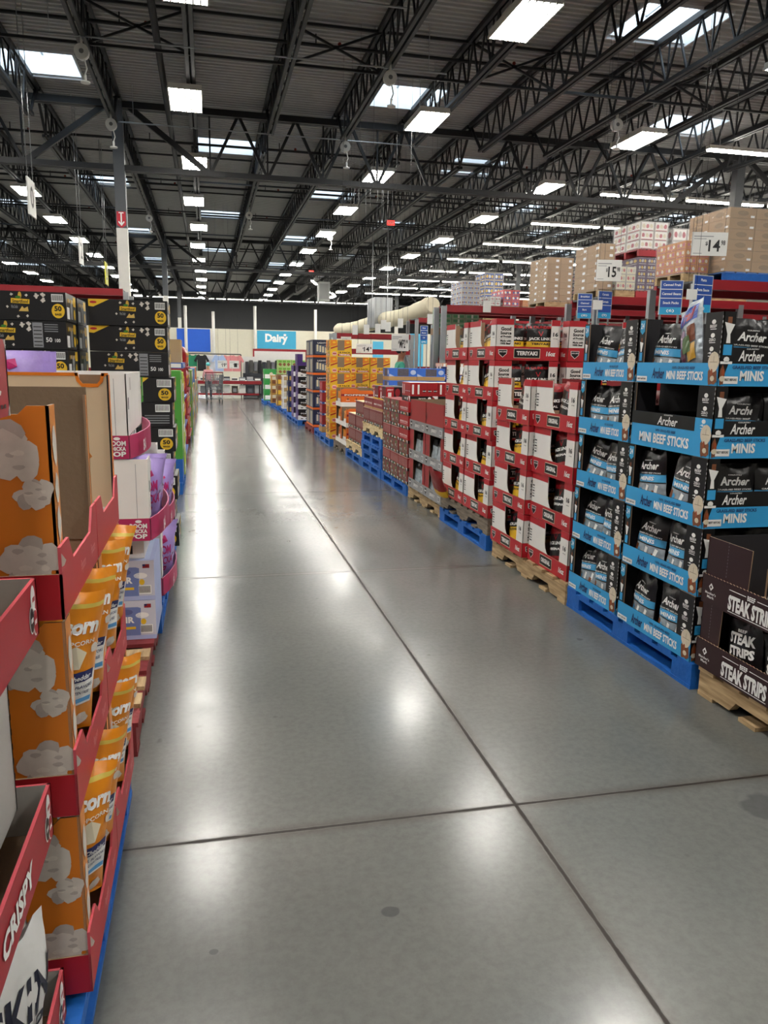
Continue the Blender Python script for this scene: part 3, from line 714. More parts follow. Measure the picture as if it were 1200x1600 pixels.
# ---------------------------------------------------------------- dark maroon steak strips
def steak_box(Wd, D, h, hb_=.125, pw=.26):
    k = Kit('steak_strip_box', 'box'); x0, x1 = -Wd/2, Wd/2; T = .004; F0 = Vector((0, 0, 0)); t = MB(); e = .008
    z = [(x1+e-i*(Wd+2*e)/80, hb_+(.002 if i % 2 else -.001)) for i in range(81)]
    t.sheet([(x0-e, 0), (x1+e, 0)]+z, (0, -e, 0), X3, Z3, T, MAROON, KRAFT); O = Vector((0, -e, 0))
    t.sheet([(-D, 0), (0, 0), (0, hb_), (-D, hb_)], (x0-e, -e, 0), -Y3, Z3, T, MAROON, KRAFT); t.sheet([(0, 0), (D, 0), (D, hb_), (0, hb_)], (x1+e, -e, 0), Y3, Z3, T, MAROON, KRAFT)
    t.box(x0, x1, 0, D, 0, .004, KRAFT)
    t.poly([(x0+.055, .095), (x0+.07, .078), (x0+.055, .061), (x0+.04, .078)], O, X3, Z3, INK, .001); t.poly([(x0+.055, .086), (x0+.062, .078), (x0+.055, .070), (x0+.048, .078)], O, X3, Z3, MAROON, .002)
    t.text("Member's", x0+.02, x0+.09, .044, .056, O, X3, Z3, INK); t.text('Mark', x0+.035, x0+.08, .028, .040, O, X3, Z3, INK)
    a = x0+.17
    t.text('STEAK STRIPS', a, a+.27, .018, .082, O, X3, Z3, INK, bold=.05); t.text('BEEF', a+.11, a+.155, .088, .108, O, X3, Z3, INK, bold=.03)
    t.rect(a, a+.10, .099, .102, O, X3, Z3, INK); t.rect(a+.165, a+.27, .099, .102, O, X3, Z3, INK); t.rect(a, a+.27, .010, .013, O, X3, Z3, INK)
    k.part('tray', t)
    p = MB(); p.sheet([(x0, 0), (x0+pw, 0), (x0+pw+.01, h), (x0, h)], (0, 0, 0), X3, Z3, T, MAROON, DARK, KRAFT)
    for i in range(11): p.rect(x0+pw*.5, x0+pw*.5+.0015, .14+i*.014, .148+i*.014, F0, X3, Z3, GREY)
    p.sheet([(-.3, 0), (0, 0), (0, h), (-.3, h)], (x0, 0, 0), -Y3, Z3, T, MAROON, DARK); k.part('corner_panel', p)
    p = MB(); p.sheet([(x1-.2, 0), (x1, 0), (x1, h), (x1-.215, h)], (0, 0, 0), X3, Z3, T, MAROON, KRAFT, KRAFT); p.sheet([(0, 0), (.3, 0), (.3, h), (0, h)], (x1, 0, 0), Y3, Z3, T, MAROON, DARK); k.part('corner_panel', p)
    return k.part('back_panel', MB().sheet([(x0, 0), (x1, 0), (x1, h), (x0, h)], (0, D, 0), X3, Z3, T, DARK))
def deco_steak(mb, wp):
    wtext(mb, 'STEAK', -.36, .36, .60, .78, wp, INK, bold=.05); wtext(mb, 'STRIPS', -.36, .36, .40, .56, wp, INK, bold=.05); wtext(mb, 'BEEF', -.12, .12, .80, .85, wp, INK)
    wrect(mb, -.34, .34, .12, .32, wp, REDP, .002); wtext(mb, 'THICK CUT', -.30, .30, .15, .22, wp, INK, bold=.03)
SB = [bagkit('steak_strip_bag', 'bag', .19, .25, .075, [(0, .1, FOILR), (.1, 1, FOILK)], deco_steak, seed=s, back=FOILK) for s in (31, 32)]
PW.place(at_right(2.16, 0, 2.06), RIGHT, 'pale wooden pallet under the dark maroon steak strip boxes')
sk = [steak_box(.80, .5, .285, pw=p_) for p_ in (.12, .26)]
for t in range(2):
    z = .131+.286*t
    sk[t].place((FX+.01, 2.39, z), RIGHT, 'dark maroon steak strip box, %s' % ('lower of two on the pallet' if t == 0 else 'upper of two'), 'steak strip boxes')
    for q in range(4):
        put(SB[q % 2], (FX+.01, 2.39, z), RIGHT, (-.39, .39, .01, .3, 0, 1), ((-.17+.17*t, .05+.17*t, -.13, .09)[q]), (.06 if q < 2 else .17), rJ.uniform(-8, 8), (0, rJ.uniform(-.1, .1)), 'black steak strip pouch, %s from the beef stick boxes, %s tray' % (ORD[q], ('lower', 'upper')[t]), 'steak strip pouches')
bagkit('snack_bag', 'bag', .15, .29, .07, [(0, .66, M('brown_foil', '#5a4426', .3, bump=.2)), (.66, 1, M('bright_yellow_foil', '#d8c41e', .3, bump=.2))], None, style='pillow', seed=41).place((FX+.10, 2.47, .435), RIGHT-.5, 'brown and bright yellow snack bag tucked in the upper steak strip tray')
# ---------------------------------------------------------------- tall red boxes with silver trays
def tall_red_box(Wd, D, h, closed):
    k = Kit('tall_jerky_box', 'box'); x0, x1 = -Wd/2, Wd/2; T = .004; ht = .095; rc = M('brick_red_card', '#9b2226', .5); sv = M('silver_card', '#9a9c9f', .35, metal=.3)
    t = MB(); e = .006
    t.sheet([(x0-e, 0), (x1+e, 0), (x1+e, ht), (x0-e, ht)], (0, -e, 0), X3, Z3, T, sv, KRAFT); t.sheet([(0, 0), (D, 0), (D, ht), (0, ht)], (x1+e, -e, 0), Y3, Z3, T, sv, KRAFT); t.sheet([(-D, 0), (0, 0), (0, ht), (-D, ht)], (x0-e, -e, 0), -Y3, Z3, T, sv, KRAFT)
    t.box(x0, x1, 0, D, 0, .004, KRAFT); O = Vector((0, -e, 0)); a = x0+.07
    t.poly([(a-.034, .08), (a+.034, .08), (a+.03, .045), (a, .015), (a-.03, .045)], O, X3, Z3, BLACK, .001); t.rect(a-.026, a+.026, .05, .062, O, X3, Z3, INK, .002)
    t.text('JERKY', -.08, .10, .025, .06, O, X3, Z3, INK, bold=.03); t.text('ORIGINAL', -.06, .05, .068, .078, O, X3, Z3, BLACK); t.rect(x1-.10, x1-.03, .02, .07, O, X3, Z3, INK, .001); t.rect(x1-.092, x1-.038, .026, .064, O, X3, Z3, GREY, .002)
    k.part('tray', t)
    p = MB(); w1 = Wd*.97 if closed else Wd*.26
    p.sheet([(x0, 0), (x0+w1, 0), (x0+w1, h), (x0, h)], (0, 0, 0), X3, Z3, T, rc, KRAFTD); p.sheet([(-D, 0), (0, 0), (0, h), (-D, h)], (x0, 0, 0), -Y3, Z3, T, rc, KRAFTD)
    p.poly([(x0+.01, .2), (x0+.016, .2), (x0+.03, .15), (x0+.044, .2), (x0+.05, .2), (x0+.033, .13), (x0+.027, .13)], (0, 0, 0), X3, Z3, BLACK, .001); k.part('corner_panel', p)
    p = MB(); w2 = .02 if closed else Wd*.12
    p.sheet([(x1-w2, 0), (x1, 0), (x1, h), (x1-w2, h)], (0, 0, 0), X3, Z3, T, rc, KRAFTD); p.sheet([(0, 0), (D, 0), (D, h), (0, h)], (x1, 0, 0), Y3, Z3, T, rc, KRAFTD); k.part('corner_panel', p)
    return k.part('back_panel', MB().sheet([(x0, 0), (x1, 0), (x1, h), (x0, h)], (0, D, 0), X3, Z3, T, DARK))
PW.place(at_right(7.235, 0, 2.06), RIGHT, 'pale wooden pallet under the tall red boxes with silver trays')
tb = {c: tall_red_box(.575, .45, .300, c) for c in (True, False)}
SV = bagkit('jerky_pouch', 'bag', .2, .25, .08, [(0, .78, CLEAR), (.78, 1, FOILK)], None, seed=51, back=CLEAR)
for y, wh in ((6.885, 'beside white boxes'), (7.475, 'beside stick cartons')):
    for t in range(3):
        z = .131+.303*t
        tb[t == 2].place((FX, y, z), RIGHT, 'tall red jerky box with silver tray, %s tier up, %s' % (ORD[t], wh), 'tall red jerky boxes')
        if t < 2:
            for q in range(2): put(SV, (FX, y, z), RIGHT, (-.28, .28, .008, .2, 0, 1), (-.12, .10)[q], .04, rJ.uniform(-5, 5), (-.03, .05), 'silver and black pouch, %s in the tall red box, %s tier, %s' % (ORD[q], ORD[t], wh), 'silver jerky pouches')
PRB = bagkit('jerky_bag', 'bag', .2, .26, .09, [(0, .25, FOILY), (.25, 1, FOILR)], None, seed=55)
PRB.place((2.0, 6.42, .27), RIGHT+.3, 'red and yellow jerky pouch lying over the lowest tray edge', tilt=(.5, .2))
# ================================================================ the aisle's other side (fronts to +x)
def at_left(y, z=0, x=LX): return (x, y, z)
rL = random.Random(77)
def blob(mb, a, b, r, O, U, V, seed, m=POPC, off=.0012):
    """a popped kernel printed on card: overlapping irregular lobes, each with its creases"""
    rr = random.Random(seed); sh = M('popcorn_shade', '#bdb3ab', .6, var=.25, scale=40); hi = M('popcorn_light', '#e4ddd2', .6, var=.1, scale=50)
    nl = 8 if r > .02 else 4
    for i in range(nl):
        t = 2*PI*i/nl+rr.uniform(-.3, .3); d = r*rr.uniform(.42, .68); q = r*rr.uniform(.30, .46)
        mb.disc(a+d*math.cos(t), b+d*math.sin(t), q, q*rr.uniform(.8, 1.1), O, U, V, sh if i % 3 == 2 else m, off+.00012*i, 10, .14, seed*7+i)
    mb.disc(a, b, r*.6, r*.58, O, U, V, m, off+.0011, 12, .12, seed)
    if r > .02:
        for i in range(6):
            t = rr.random()*6.28; d = r*rr.uniform(.15, .6); mb.disc(a+d*math.cos(t), b+d*math.sin(t), r*rr.uniform(.10, .22), r*rr.uniform(.06, .12), O, U, V, (hi, sh)[i % 2], off+.0013+.0001*i, 8, .25, seed+i)
# ---------------------------------------------------------------- orange popcorn boxes
def popcorn_box(Wd, D, h, top=True):
    """front to -y locally; the -x end faces the camera"""
    k = Kit('popcorn_box', 'box'); x0, x1 = -Wd/2, Wd/2; T = .005; ht = .085; e = .006
    t = MB()
    lip = [(x0-e, 0), (x1+e, 0), (x1+e, ht+.05), (x1-.05, ht+.05), (x1-.09, ht), (x0+.12, ht), (x0+.08, ht+.05), (x0-e, ht+.05)]
    t.sheet(lip, (0, -e, 0), X3, Z3, T, RED, M('red_inside', '#a8303a', .6), M('red_edge', '#cf5560', .6))
    O = Vector((x0-e, -e, 0)); t.sheet([(-D-e, 0), (0, 0), (0, ht), (-D-e, ht)], O, -Y3, Z3, T, RED, KRAFT); t.sheet([(0, 0), (D, 0), (D, ht), (0, ht)], (x1+e, 0, 0), Y3, Z3, T, RED, KRAFT)
    t.box(x0, x1, 0, D, 0, .004, KRAFT)
    for i in range(4): t.text('Popcorn', x0+.12+i*.07, x0+.18+i*.07, .03, .06, (0, -e, 0), X3, Z3, M('pale_red_ink', '#d98a8a', .6), shear=.2) if i % 2 else None
    k.part('tray', t)
    # end panel to the camera, wrapped round the aisle corner; a folded flap along the top
    p = MB(); O = Vector((x0, 0, 0)); U = -Y3
    up = .035 if top else 0
    p.sheet([(-D, ht*.6), (0, ht*.6), (0, h), (-.035, h), (-.05, h-.015), (-.13, h-.012), (-.14, h+up), (-D, h+up)], O, U, Z3, T, ORANGE, KRAFTD, KRAFT)
    for i, (a, b, r) in enumerate(((-.075, h*.80, .062), (-.03, h*.60, .035), (-.19, h*.55, .060), (-.045, h*.27, .058), (-.21, h*.22, .055), (-.12, h*.95, .035), (-.30, h*.75, .05))):
        if a-r > -D and b+r < h+.02: blob(p, a, b, r, O, U, Z3, i+3)
    p.poly([(-.20, h*.36), (-.15, h*.42), (-.14, h*.37), (-.19, h*.32)], O, U, Z3, CREAM, .002)
    p.text('POPCORN 20 OZ', -.16, -.11, .108, .114, O, U, Z3, SPICE)
    c = M('orange_corner', '#e08b35', .4)
    p.sheet([(x0, ht*.6), (x0+.055, ht*.6), (x0+.055, h), (x0, h)], (0, 0, 0), X3, Z3, T, c, KRAFTD, KRAFT)
    for i, (b, r) in enumerate(((.82, .028), (.62, .02), (.45, .024), (.27, .026))): p.disc(x0+.028, h*b, .016, r*1.3, (0, 0, 0), X3, Z3, POPC, .0015, 10, .2, i)
    k.part('end_panel', p, 'orange printed with popped corn')
    q = MB(); q.sheet([(0, ht*.6), (D, ht*.6), (D, h+up*.5), (0, h+up*.5)], (x1, 0, 0), Y3, Z3, T, ORANGE, KRAFTD, KRAFT)
    q.sheet([(x1-.02, ht*.6), (x1, ht*.6), (x1, h), (x1-.02, h)], (0, 0, 0), X3, Z3, T, c, KRAFTD, KRAFT); k.part('end_panel', q)
    return k.part('back_panel', MB().sheet([(x0, ht), (x1, ht), (x1, h), (x0, h)], (0, D, 0), X3, Z3, T, KRAFTD))
def deco_pop(mb, wp):
    wtext(mb, 'Popcorn', -.42, .40, .70, .84, wp, INK, shear=.2, bold=.05); wtext(mb, 'POPCORN', -.1, .36, .66, .69, wp, INK)
    wrect(mb, -.34, .42, .22, .47, wp, INK, .0025); wrect(mb, -.30, .38, .41, .48, wp, NAVY, .004); wtext(mb, 'White Cheddar', -.24, .34, .425, .46, wp, INK, .0055, shear=.2, bold=.02)
    wtext(mb, 'NO ARTIFICIAL FLAVORS', -.30, .38, .36, .385, wp, NAVY, .0045, bold=.02); wtext(mb, 'NON-GMO CORN', -.28, .0, .30, .325, wp, NAVY, .0045); wtext(mb, 'GLUTEN FREE', .06, .34, .31, .335, wp, NAVY, .0045)
    wrect(mb, -.28, .40, .24, .275, wp, M('ribbon_blue', '#5aa0d8', .5), .004)
    wpoly(mb, [(-.05, .51), (.16, .50), (.26, .60), (.10, .66), (-.04, .63)], wp, CREAM, .003)
    for i, (a, b, r) in enumerate(((-.34, .56, .10), (-.36, .14, .09), (.32, .10, .09), (-.06, .12, .09), (.38, .62, .06))): wdisc(mb, a, b, r, r*.55, wp, POPC, .002+.0003*i, 12, i, .15)
PB_ = [bagkit('popcorn_bag', 'bag', .20, .302, .09, [(0, .90, FOILO), (.90, .93, M('gold_seal', '#d8c05a', .3)), (.93, 1, FOILO)], deco_pop, style='pillow', seed=s, back=FOILO, wr=.009) for s in (61, 62, 63)]
OX = -.262
PB.place((OX-.012, 1.80, 0), LEFT, 'blue pallet under the orange popcorn boxes')
pk = popcorn_box(.44, .42, .386, False); pt_ = popcorn_box(.44, .42, .386)
for t in range(3):
    z = .145+.393*t
    for c, yc in enumerate((1.655, 2.115)):
        o = (OX-.004*t, yc, z)
        if not (t == 2 and c == 1): (pt_ if t == 2 else pk).place(o, LEFT, 'orange popcorn box printed with popped corn, %s tier up, %s' % (ORD[t], ('front one by the red trays', 'behind the front one')[c]), 'orange popcorn boxes')
        for q in range(2):
            if t == 2: continue
            put(PB_[(t+q+c) % 3], o, LEFT, (-.157, .21, -.014, .40, 0, 1), (-.085, .10)[q], -.05, (-50, -54)[q]+rL.uniform(-4, 4), (.04, .15+.02*q), 'orange white cheddar popcorn bag, %s in the %s box, %s tier up' % (ORD[q], ORD[c], ORD[t]), 'orange popcorn bags', z=.0865, low=.10)
# the topmost far box has its cream end turned to the camera
def open_box(Wd, D, h):
    k = Kit('popcorn_box', 'box'); x0, x1 = -Wd/2, Wd/2; T = .005; ht = .085
    t = MB(); t.sheet([(x0-.006, 0), (x1, 0), (x1, ht+.05), (x1-.05, ht+.05), (x1-.09, ht), (x0+.12, ht), (x0+.08, ht+.05), (x0-.006, ht+.05)], (0, -.006, 0), X3, Z3, T, RED, M('red_inside'), M('red_edge'))
    t.box(x0, x1, 0, D, 0, .004, KRAFT); t.sheet([(-D, 0), (0, 0), (0, ht), (-D, ht)], (x0-.004, 0, 0), -Y3, Z3, T, RED, KRAFT); k.part('tray', t)
    # its far end stands up, cream inside, with an orange rimmed hand hole
    p = MB(); O = Vector((x1-.008, 0, 0)); cr = M('cream_card', '#d2c4a6', .6); e1, e2 = .022, .085
    n = [(-D, ht*.5), (0, ht*.5), (-.004, h+.055), (-e1, h+.055), (-e1-.004, h+.035), (-e1-.012, h+.025), (-e2+.012, h+.025), (-e2+.004, h+.035), (-e2, h+.055), (-D, h+.055)]
    p.sheet(n, O, -Y3, Z3, T, cr, ORANGE, ORANGE); p.rect(-e1, -.004, h+.046, h+.055, O, -Y3, Z3, ORANGE); p.rect(-D, -e2, h+.046, h+.055, O, -Y3, Z3, ORANGE)
    p.poly([(-e1, h+.055), (-e1-.004, h+.035), (-e1-.012, h+.025), (-e2+.012, h+.025), (-e2+.004, h+.035), (-e2, h+.055), (-e2-.009, h+.055), (-e2-.004, h+.032), (-e2+.010, h+.015), (-e1-.010, h+.015), (-e1+.004, h+.032), (-e1+.009, h+.055)], O, -Y3, Z3, ORANGE, .001)
    p.rect(-e2+.002, -e1-.002, h+.02, h+.050, (x1+.004, 0, 0), -Y3, Z3, KRAFTD, 0)
    p.sheet([(x1-.035, ht*.5), (x1-.002, ht*.5), (x1-.002, h+.05), (x1-.030, h+.05)], (0, .001, 0), X3, Z3, T, ORANGE, DARK)
    k.part('end_panel', p, 'cream end panel with orange rimmed hand hole')
    return k.part('back_panel', MB().sheet([(x0, ht), (x1, ht), (x1, h), (x0, h)], (0, D, 0), X3, Z3, T, KRAFTD))
open_box(.44, .42, .372).place((OX-.008, 2.115, .145+.786), LEFT, 'cream ended popcorn box with an orange rimmed hand hole, top tier')
put(PB_[1], (OX-.008, 2.115, .931), LEFT, (-.20, .19, .07, .40, 0, 1), -.16, .08, -50, (.10, .8), 'orange popcorn bag slumped in the cream ended box, top tier', 'orange popcorn bags', low=.17)
# ---------------------------------------------------------------- red trays with white insides
def red_tray_box(Wd, D, h, panel=True, word=True, pw=.20):
    k = Kit('snack_box', 'box'); x0, x1 = -Wd/2, Wd/2; T = .006; ht = .10; wi = M('white_inside', '#b9b6b2', .6); dr = M('tray_red', '#a5212c', .45)
    t = MB(); O = Vector((0, -.006, 0))
    t.sheet([(x0, 0), (x1, 0), (x1, ht), (x0, ht)], O, X3, Z3, T, dr, wi, M('red_edge')); t.sheet([(0, 0), (D, 0), (D, ht), (0, ht)], (x1, -.006, 0), Y3, Z3, T, dr, wi, M('red_edge')); t.sheet([(-D, 0), (0, 0), (0, ht), (-D, ht)], (x0, -.006, 0), -Y3, Z3, T, dr, wi)
    t.box(x0, x1, 0, D, 0, .004, KRAFT)
    for a, b, m, n in ((x1-.035, .072, INK, dr), (x1-.052, .040, BLACK, INK), (x1-.028, .030, dr, INK)):
        t.disc(a, b, .016, .024, O, X3, Z3, INK, .001, 16); t.disc(a, b, .013, .021, O, X3, Z3, m, .0016, 16); t.rect(a-.008, a+.008, b-.004, b+.004, O, X3, Z3, n, .002)
    if word: t.text('CRISPY', x1-.36, x1-.17, .025, .065, O, X3, Z3, INK, bold=.04)
    k.part('tray', t)
    if not panel: return k
    p = MB(); p.sheet([(x1-pw, ht*.6), (x1-.008, ht*.6), (x1-.008, h), (x1-pw, h)], (0, .05, 0), X3, Z3, T, wi, wi, WHITE)
    for i in range(10): p.rect(x1-.014, x1-.008, ht+.02+i*.028, ht+.032+i*.028, (0, .05, 0), X3, Z3, BLACK, .001)
    p.sheet([(.05, ht*.6), (D, ht*.6), (D, h), (.05, h)], (x1-.008, 0, 0), Y3, Z3, T, wi, wi); k.part('corner_panel', p, 'white with a dashed edge')
    return k.part('back_panel', MB().sheet([(x0, ht), (x1, ht), (x1, h), (x0, h)], (0, D, 0), X3, Z3, T, wi))
rt = [red_tray_box(.50, .42, .383, t < 2, t != 2, .20 if t else .085) for t in range(3)]
for t in range(3): rt[t].place((-.303, 1.125, .155+.386*t), LEFT, 'red tray box with white inside, %s tier up, beside the orange boxes' % ORD[t], 'red tray snack boxes')
PB.place((-.29, .56, 0), LEFT, 'blue pallet under the red tray snack boxes')
MB().box(-.12, .24, 0, .40, 0, .28, M('white_inside')).build('white_box', None, (-.33, .99, 1.032), LEFT, 'white box on the top red tray carrying the red snack trays', 'box')
def deco_skin(mb, wp):
    wtext(mb, 'SKIN', -.30, .42, .58, .82, wp, M('dark_ink', '#1c1f33', .5), shear=.15); wtext(mb, 'POP', -.2, .3, .42, .56, wp, M('dark_ink'), shear=.15)
    wdisc(mb, .30, .20, .15, .12, wp, REDP, .003); wdisc(mb, .30, .20, .12, .10, wp, CREAM, .004, 12, 3, .1)
SKB = bagkit('popcorn_bag', 'bag', .25, .30, .10, [(0, 1, FOILW)], deco_skin, style='pillow', seed=71, back=FOILW)
put(SKB, (-.303, 1.125, .155), LEFT, (-.24, .16, .004, .3, 0, 1), .10, .0, -25, (.12, .05), 'white popcorn bag with dark lettering in the lowest red tray', 'white popcorn bags', low=.12)
put(SKB, (-.303, 1.125, .541), LEFT, (-.24, .04, .06, .3, 0, 1), -.05, .06, 0, (0, 0), 'white popcorn bag with dark lettering in the middle red tray', 'white popcorn bags')
tt = MB(); O = Vector((0, -.004, 0)); dr = M('tray_red')
tt.sheet([(-.2, 0), (.185, 0), (.2, .02), (.2, .095), (.185, .11), (-.2, .11)], O, X3, Z3, .006, dr, M('white_inside'), M('red_edge')); tt.sheet([(0, 0), (.36, 0), (.36, .11), (0, .11)], (.2, -.004, 0), Y3, Z3, .006, dr, M('white_inside')); tt.box(-.2, .2, 0, .36, 0, .004, KRAFT)
tt.text('7oz', .08, .15, .03, .09, O, X3, Z3, INK, bold=.03, rot=True)
for i in range(9): tt.rect(.02+i*.018, .03+i*.018, .012, .018, O, X3, Z3, BLACK)
tt.build('snack_tray', None, (-.290, 1.04, 1.314), LEFT, 'red snack tray lettered 7oz on top of the stack', 'tray')
lid = MB(); lid.sheet([(-.2, 0), (.19, 0), (.19, .12), (-.2, .12)], O, X3, Z3, .006, M('pale_red_card', '#c04a55', .5), M('white_inside')); lid.sheet([(0, 0), (.3, 0), (.3, .12), (0, .12)], (.19, -.004, 0), Y3, Z3, .006, M('pale_red_card'), M('white_inside')); lid.box(-.2, .19, 0, .3, 0, .004, KRAFT); lid.disc(.15, .06, .02, .045, O, X3, Z3, INK, .001, 16)
lid.build('snack_tray', None, (-.297, 1.01, 1.427), LEFT, 'pale red snack tray with a white oval, topmost', 'tray')
# ---------------------------------------------------------------- white boxes of lilac popcorn bags
def chicka_box(Wd, D, h, bow=.06, closed=False, low=False):
    k = Kit('lilac_popcorn_box', 'box'); x0, x1 = -Wd/2, Wd/2; T = .005; ht = .10
    t = MB(); n = 8                                      # the lip bows out over the bags
    P = [(x0+(x1-x0)*i/n, -.004-bow*math.sin(PI*i/n)**.8, .03*(i/n)) for i in range(n+1)]
    for (a, ya, za), (b, yb, zb) in zip(P, P[1:]):
        t.face([(a, ya, za), (b, yb, zb), (b, yb, zb+ht), (a, ya, za+ht)], MAG, True); t.face([(a, ya+T, za), (a, ya+T, za+ht), (b, yb+T, zb+ht), (b, yb+T, zb)], M('pink_card', '#c46a8c', .5), True)
        t.face([(a, ya, za+ht), (b, yb, zb+ht), (b, yb+T, zb+ht), (a, ya+T, za+ht)], M('pink_card'))
    t.text('SEA SALT', x0+.08, x0+.30, .025, .075, (0, -.004-bow*.8, 0), X3, Z3, INK, bold=.04)
    O = Vector((x0-.004, 0, 0)); U = -Y3; t.sheet([(-D, 0), (0, 0), (0, ht), (-D, ht)], O, U, Z3, T, MAG, KRAFT)
    for s_, b in (('BOOM', .056), ('CHICKA', .035), ('POP', .010)): t.text(s_, -.085, -.012, b, b+(.022 if s_ != 'CHICKA' else .018), O, U, Z3, INK, bold=.04)
    t.disc(-.048, .087, .014, .007, O, U, Z3, INK, .001, 10)
    t.box(x0, x1, 0, D, 0, .004, KRAFT); k.part('tray', t, 'magenta')
    p = MB(); O = Vector((x0, 0, 0))
    hh = .2 if low else h; p.sheet([(-D, ht), (0, ht), (0, hh), (-D, hh)], O, U, Z3, T, WHITE, WHITE); p.rect(-.052, -.05, ht, hh-.02, O, U, Z3, GREY)
    p.sheet([(x0, ht), (x0+.60, ht), (x0+.60, h), (x0, h)] if closed else [(x0, ht), (x0+.10, ht), (x0+.10, h*.55), (x0+.14, h*.62), (x0+.14, h), (x0, h)], (0, 0, 0), X3, Z3, T, WHITE, WHITE)
    p.rect(x0+.035, x0+.065, h*.58, h*.72, (0, 0, 0), X3, Z3, M('slot_dark', '#57525a', .8), .001); p.rect(x0+.13, x0+.18, h*.80, h*.95, (0, 0, 0), X3, Z3, M('card_shade', '#c9c5c0', .6), .001)
    k.part('corner_panel', p)
    q = MB(); q.sheet([(0, ht), (D, ht), (D, h), (0, h)], (x1, 0, 0), Y3, Z3, T, WHITE); q.sheet([(x1-.1, ht), (x1, ht), (x1, h), (x1-.1, h)], (0, 0, 0), X3, Z3, T, WHITE); k.part('corner_panel', q)
    return k.part('back_panel', MB().sheet([(x0, ht), (x1, ht), (x1, h), (x0, h)], (0, D, 0), X3, Z3, T, M('card_shade')))
def deco_boom(mb, wp):
    wtext(mb, 'BOOM', -.38, .20, .58, .73, wp, MAGT, bold=.03); wtext(mb, 'CHICKA', -.38, .30, .40, .54, wp, MAGT, bold=.03); wtext(mb, 'POP', -.38, .10, .20, .36, wp, MAGT, bold=.03)
    wpoly(mb, [(-.05, .76), (.10, .80), (.05, .90), (-.12, .88), (-.14, .80)], wp, MAGT, .003); wdisc(mb, .32, .55, .12, .11, wp, M('lilac_light', '#c3b2e4', .4), .003); wtext(mb, 'REAL', .25, .39, .53, .58, wp, M('dark_ink'), .005)
BC = [bagkit('lilac_popcorn_bag', 'bag', .23, .33, .12, [(0, 1, FOILP)], deco_boom, style='pillow', seed=s, back=FOILP, wr=.011) for s in (81, 82)]
PRM = pallet_stringer('red_pallet', REDWOOD, bare=PINE)
PRM.place((-.275, 3.27, 0), LEFT, 'red painted pallet with bare slats under the air puff cartons')
ck = chicka_box(.72, .31, .36); ckt = chicka_box(.72, .31, .36, closed=True); cko = chicka_box(.72, .31, .36, bow=.0, low=True); ckf = chicka_box(.72, .31, .36, bow=.0)
def air_carton():
    mb = MB().box(-.22, .22, 0, .30, 0, .185, LILAC); O = Vector((-.22, 0, 0)); U = -Y3
    mb.rect(-.30, -.0, .0, .185, O, U, Z3, M('pale_grey_print', '#c9c9d6', .5), .0008); mb.rect(-.30, 0, 0, .02, O, U, Z3, LILAC, .0014)
    mb.poly([(-.19, .02), (-.07, .02), (-.065, .15), (-.08, .155), (-.18, .155), (-.195, .15)], O, U, Z3, M('dusk_blue_print', '#6f7fb4', .5), .0016); mb.text('AIR', -.165, -.095, .08, .11, O, U, Z3, INK, .0024, bold=.04)
    mb.disc(-.13, .132, .03, .014, O, U, Z3, M('dusk_dark', '#5a6294', .5), .002, 10); mb.rect(-.17, -.09, .05, .062, O, U, Z3, YELLOW, .0024); mb.disc(-.055, .085, .012, .014, O, U, Z3, YELLOW, .0016, 12)
    mb.rect(-.07, -.015, .028, .07, O, U, Z3, INK, .0016)
    for i in range(9): mb.rect(-.067+i*.0055, -.064+i*.0055, .034, .066, O, U, Z3, BLACK, .0022)
    mb.rect(-.05, -.02, .150, .168, O, U, Z3, REDP, .0016); mb.rect(-.05, -.038, .159, .168, O, U, Z3, NAVY, .002); mb.disc(-.06, .115, .03, .014, O, U, Z3, INK, .0016, 12)
    mb.rect(-.2, .2, .02, .28, (0, 0, .185), X3, Y3, M('pale_blue_print', '#b9c7e6', .5), .001)
    for i in range(3): mb.rect(-.18+i*.12, -.10+i*.12, .05, .2, (0, 0, .185), X3, Y3, INK, .0016); mb.rect(-.17+i*.12, -.12+i*.12, .06, .08, (0, 0, .185), X3, Y3, REDP, .002)
    return Kit('air_puff_carton', 'carton').part('air_puff_carton', mb)
ac = air_carton()
for c in range(2):
    for t in range(2):
        ac.place((-.258-c*.31, 3.74, .132+.187*t), LEFT, 'pale lilac air puff carton, %s, %s' % (('lower', 'upper')[t], ('by the aisle', 'away from the aisle')[c]), 'air puff cartons')
bw = MB().box(-.25, .25, 0, .40, 0, .10, WHITE); bw.rect(-.2, -.05, .02, .06, (-.25, 0, 0), -Y3, Z3, DARK, .001)
bw.build('white_box', None, (-.30, 3.80, .508), LEFT, 'plain white box between the lilac cartons and magenta trays', 'box')
for t, (x, z) in enumerate(((-.262, .612), (-.335, .975))):
    for c in range(2):
        (ckt if t == 1 and c == 0 else cko if t == 1 else ckf if c else ck).place((x-c*.325, 3.81, z), LEFT, 'white popcorn box with magenta tray, %s of its two tiers, %s' % (('lower', 'upper')[t], ('by the aisle', 'away from the aisle')[c]), 'white popcorn boxes')
        for q in range(3):
            if c == 1 and t == 0: continue
            if c == 0 and t == 1: continue
            if c == 1: put(BC[q % 2], (x-c*.325, 3.81, z), LEFT, (-.34, .34, .012, .29, 0, 1), -.26+.15*q, .09, -90+rL.uniform(-4, 4), (0, 0), 'lilac popcorn bag in the upper white box away from the aisle, %s from the front' % ORD[q], 'lilac popcorn bags', z=.12)
            elif q < 2: put(BC[q % 2], (x, 3.81, z), LEFT, (-.215, .25, -.03, .30, 0, 1), -.10+.20*q, -.03, -48, (.16, .0), 'lilac popcorn bag bulging from the lower white box, %s from the front' % ORD[q], 'lilac popcorn bags', low=.13)
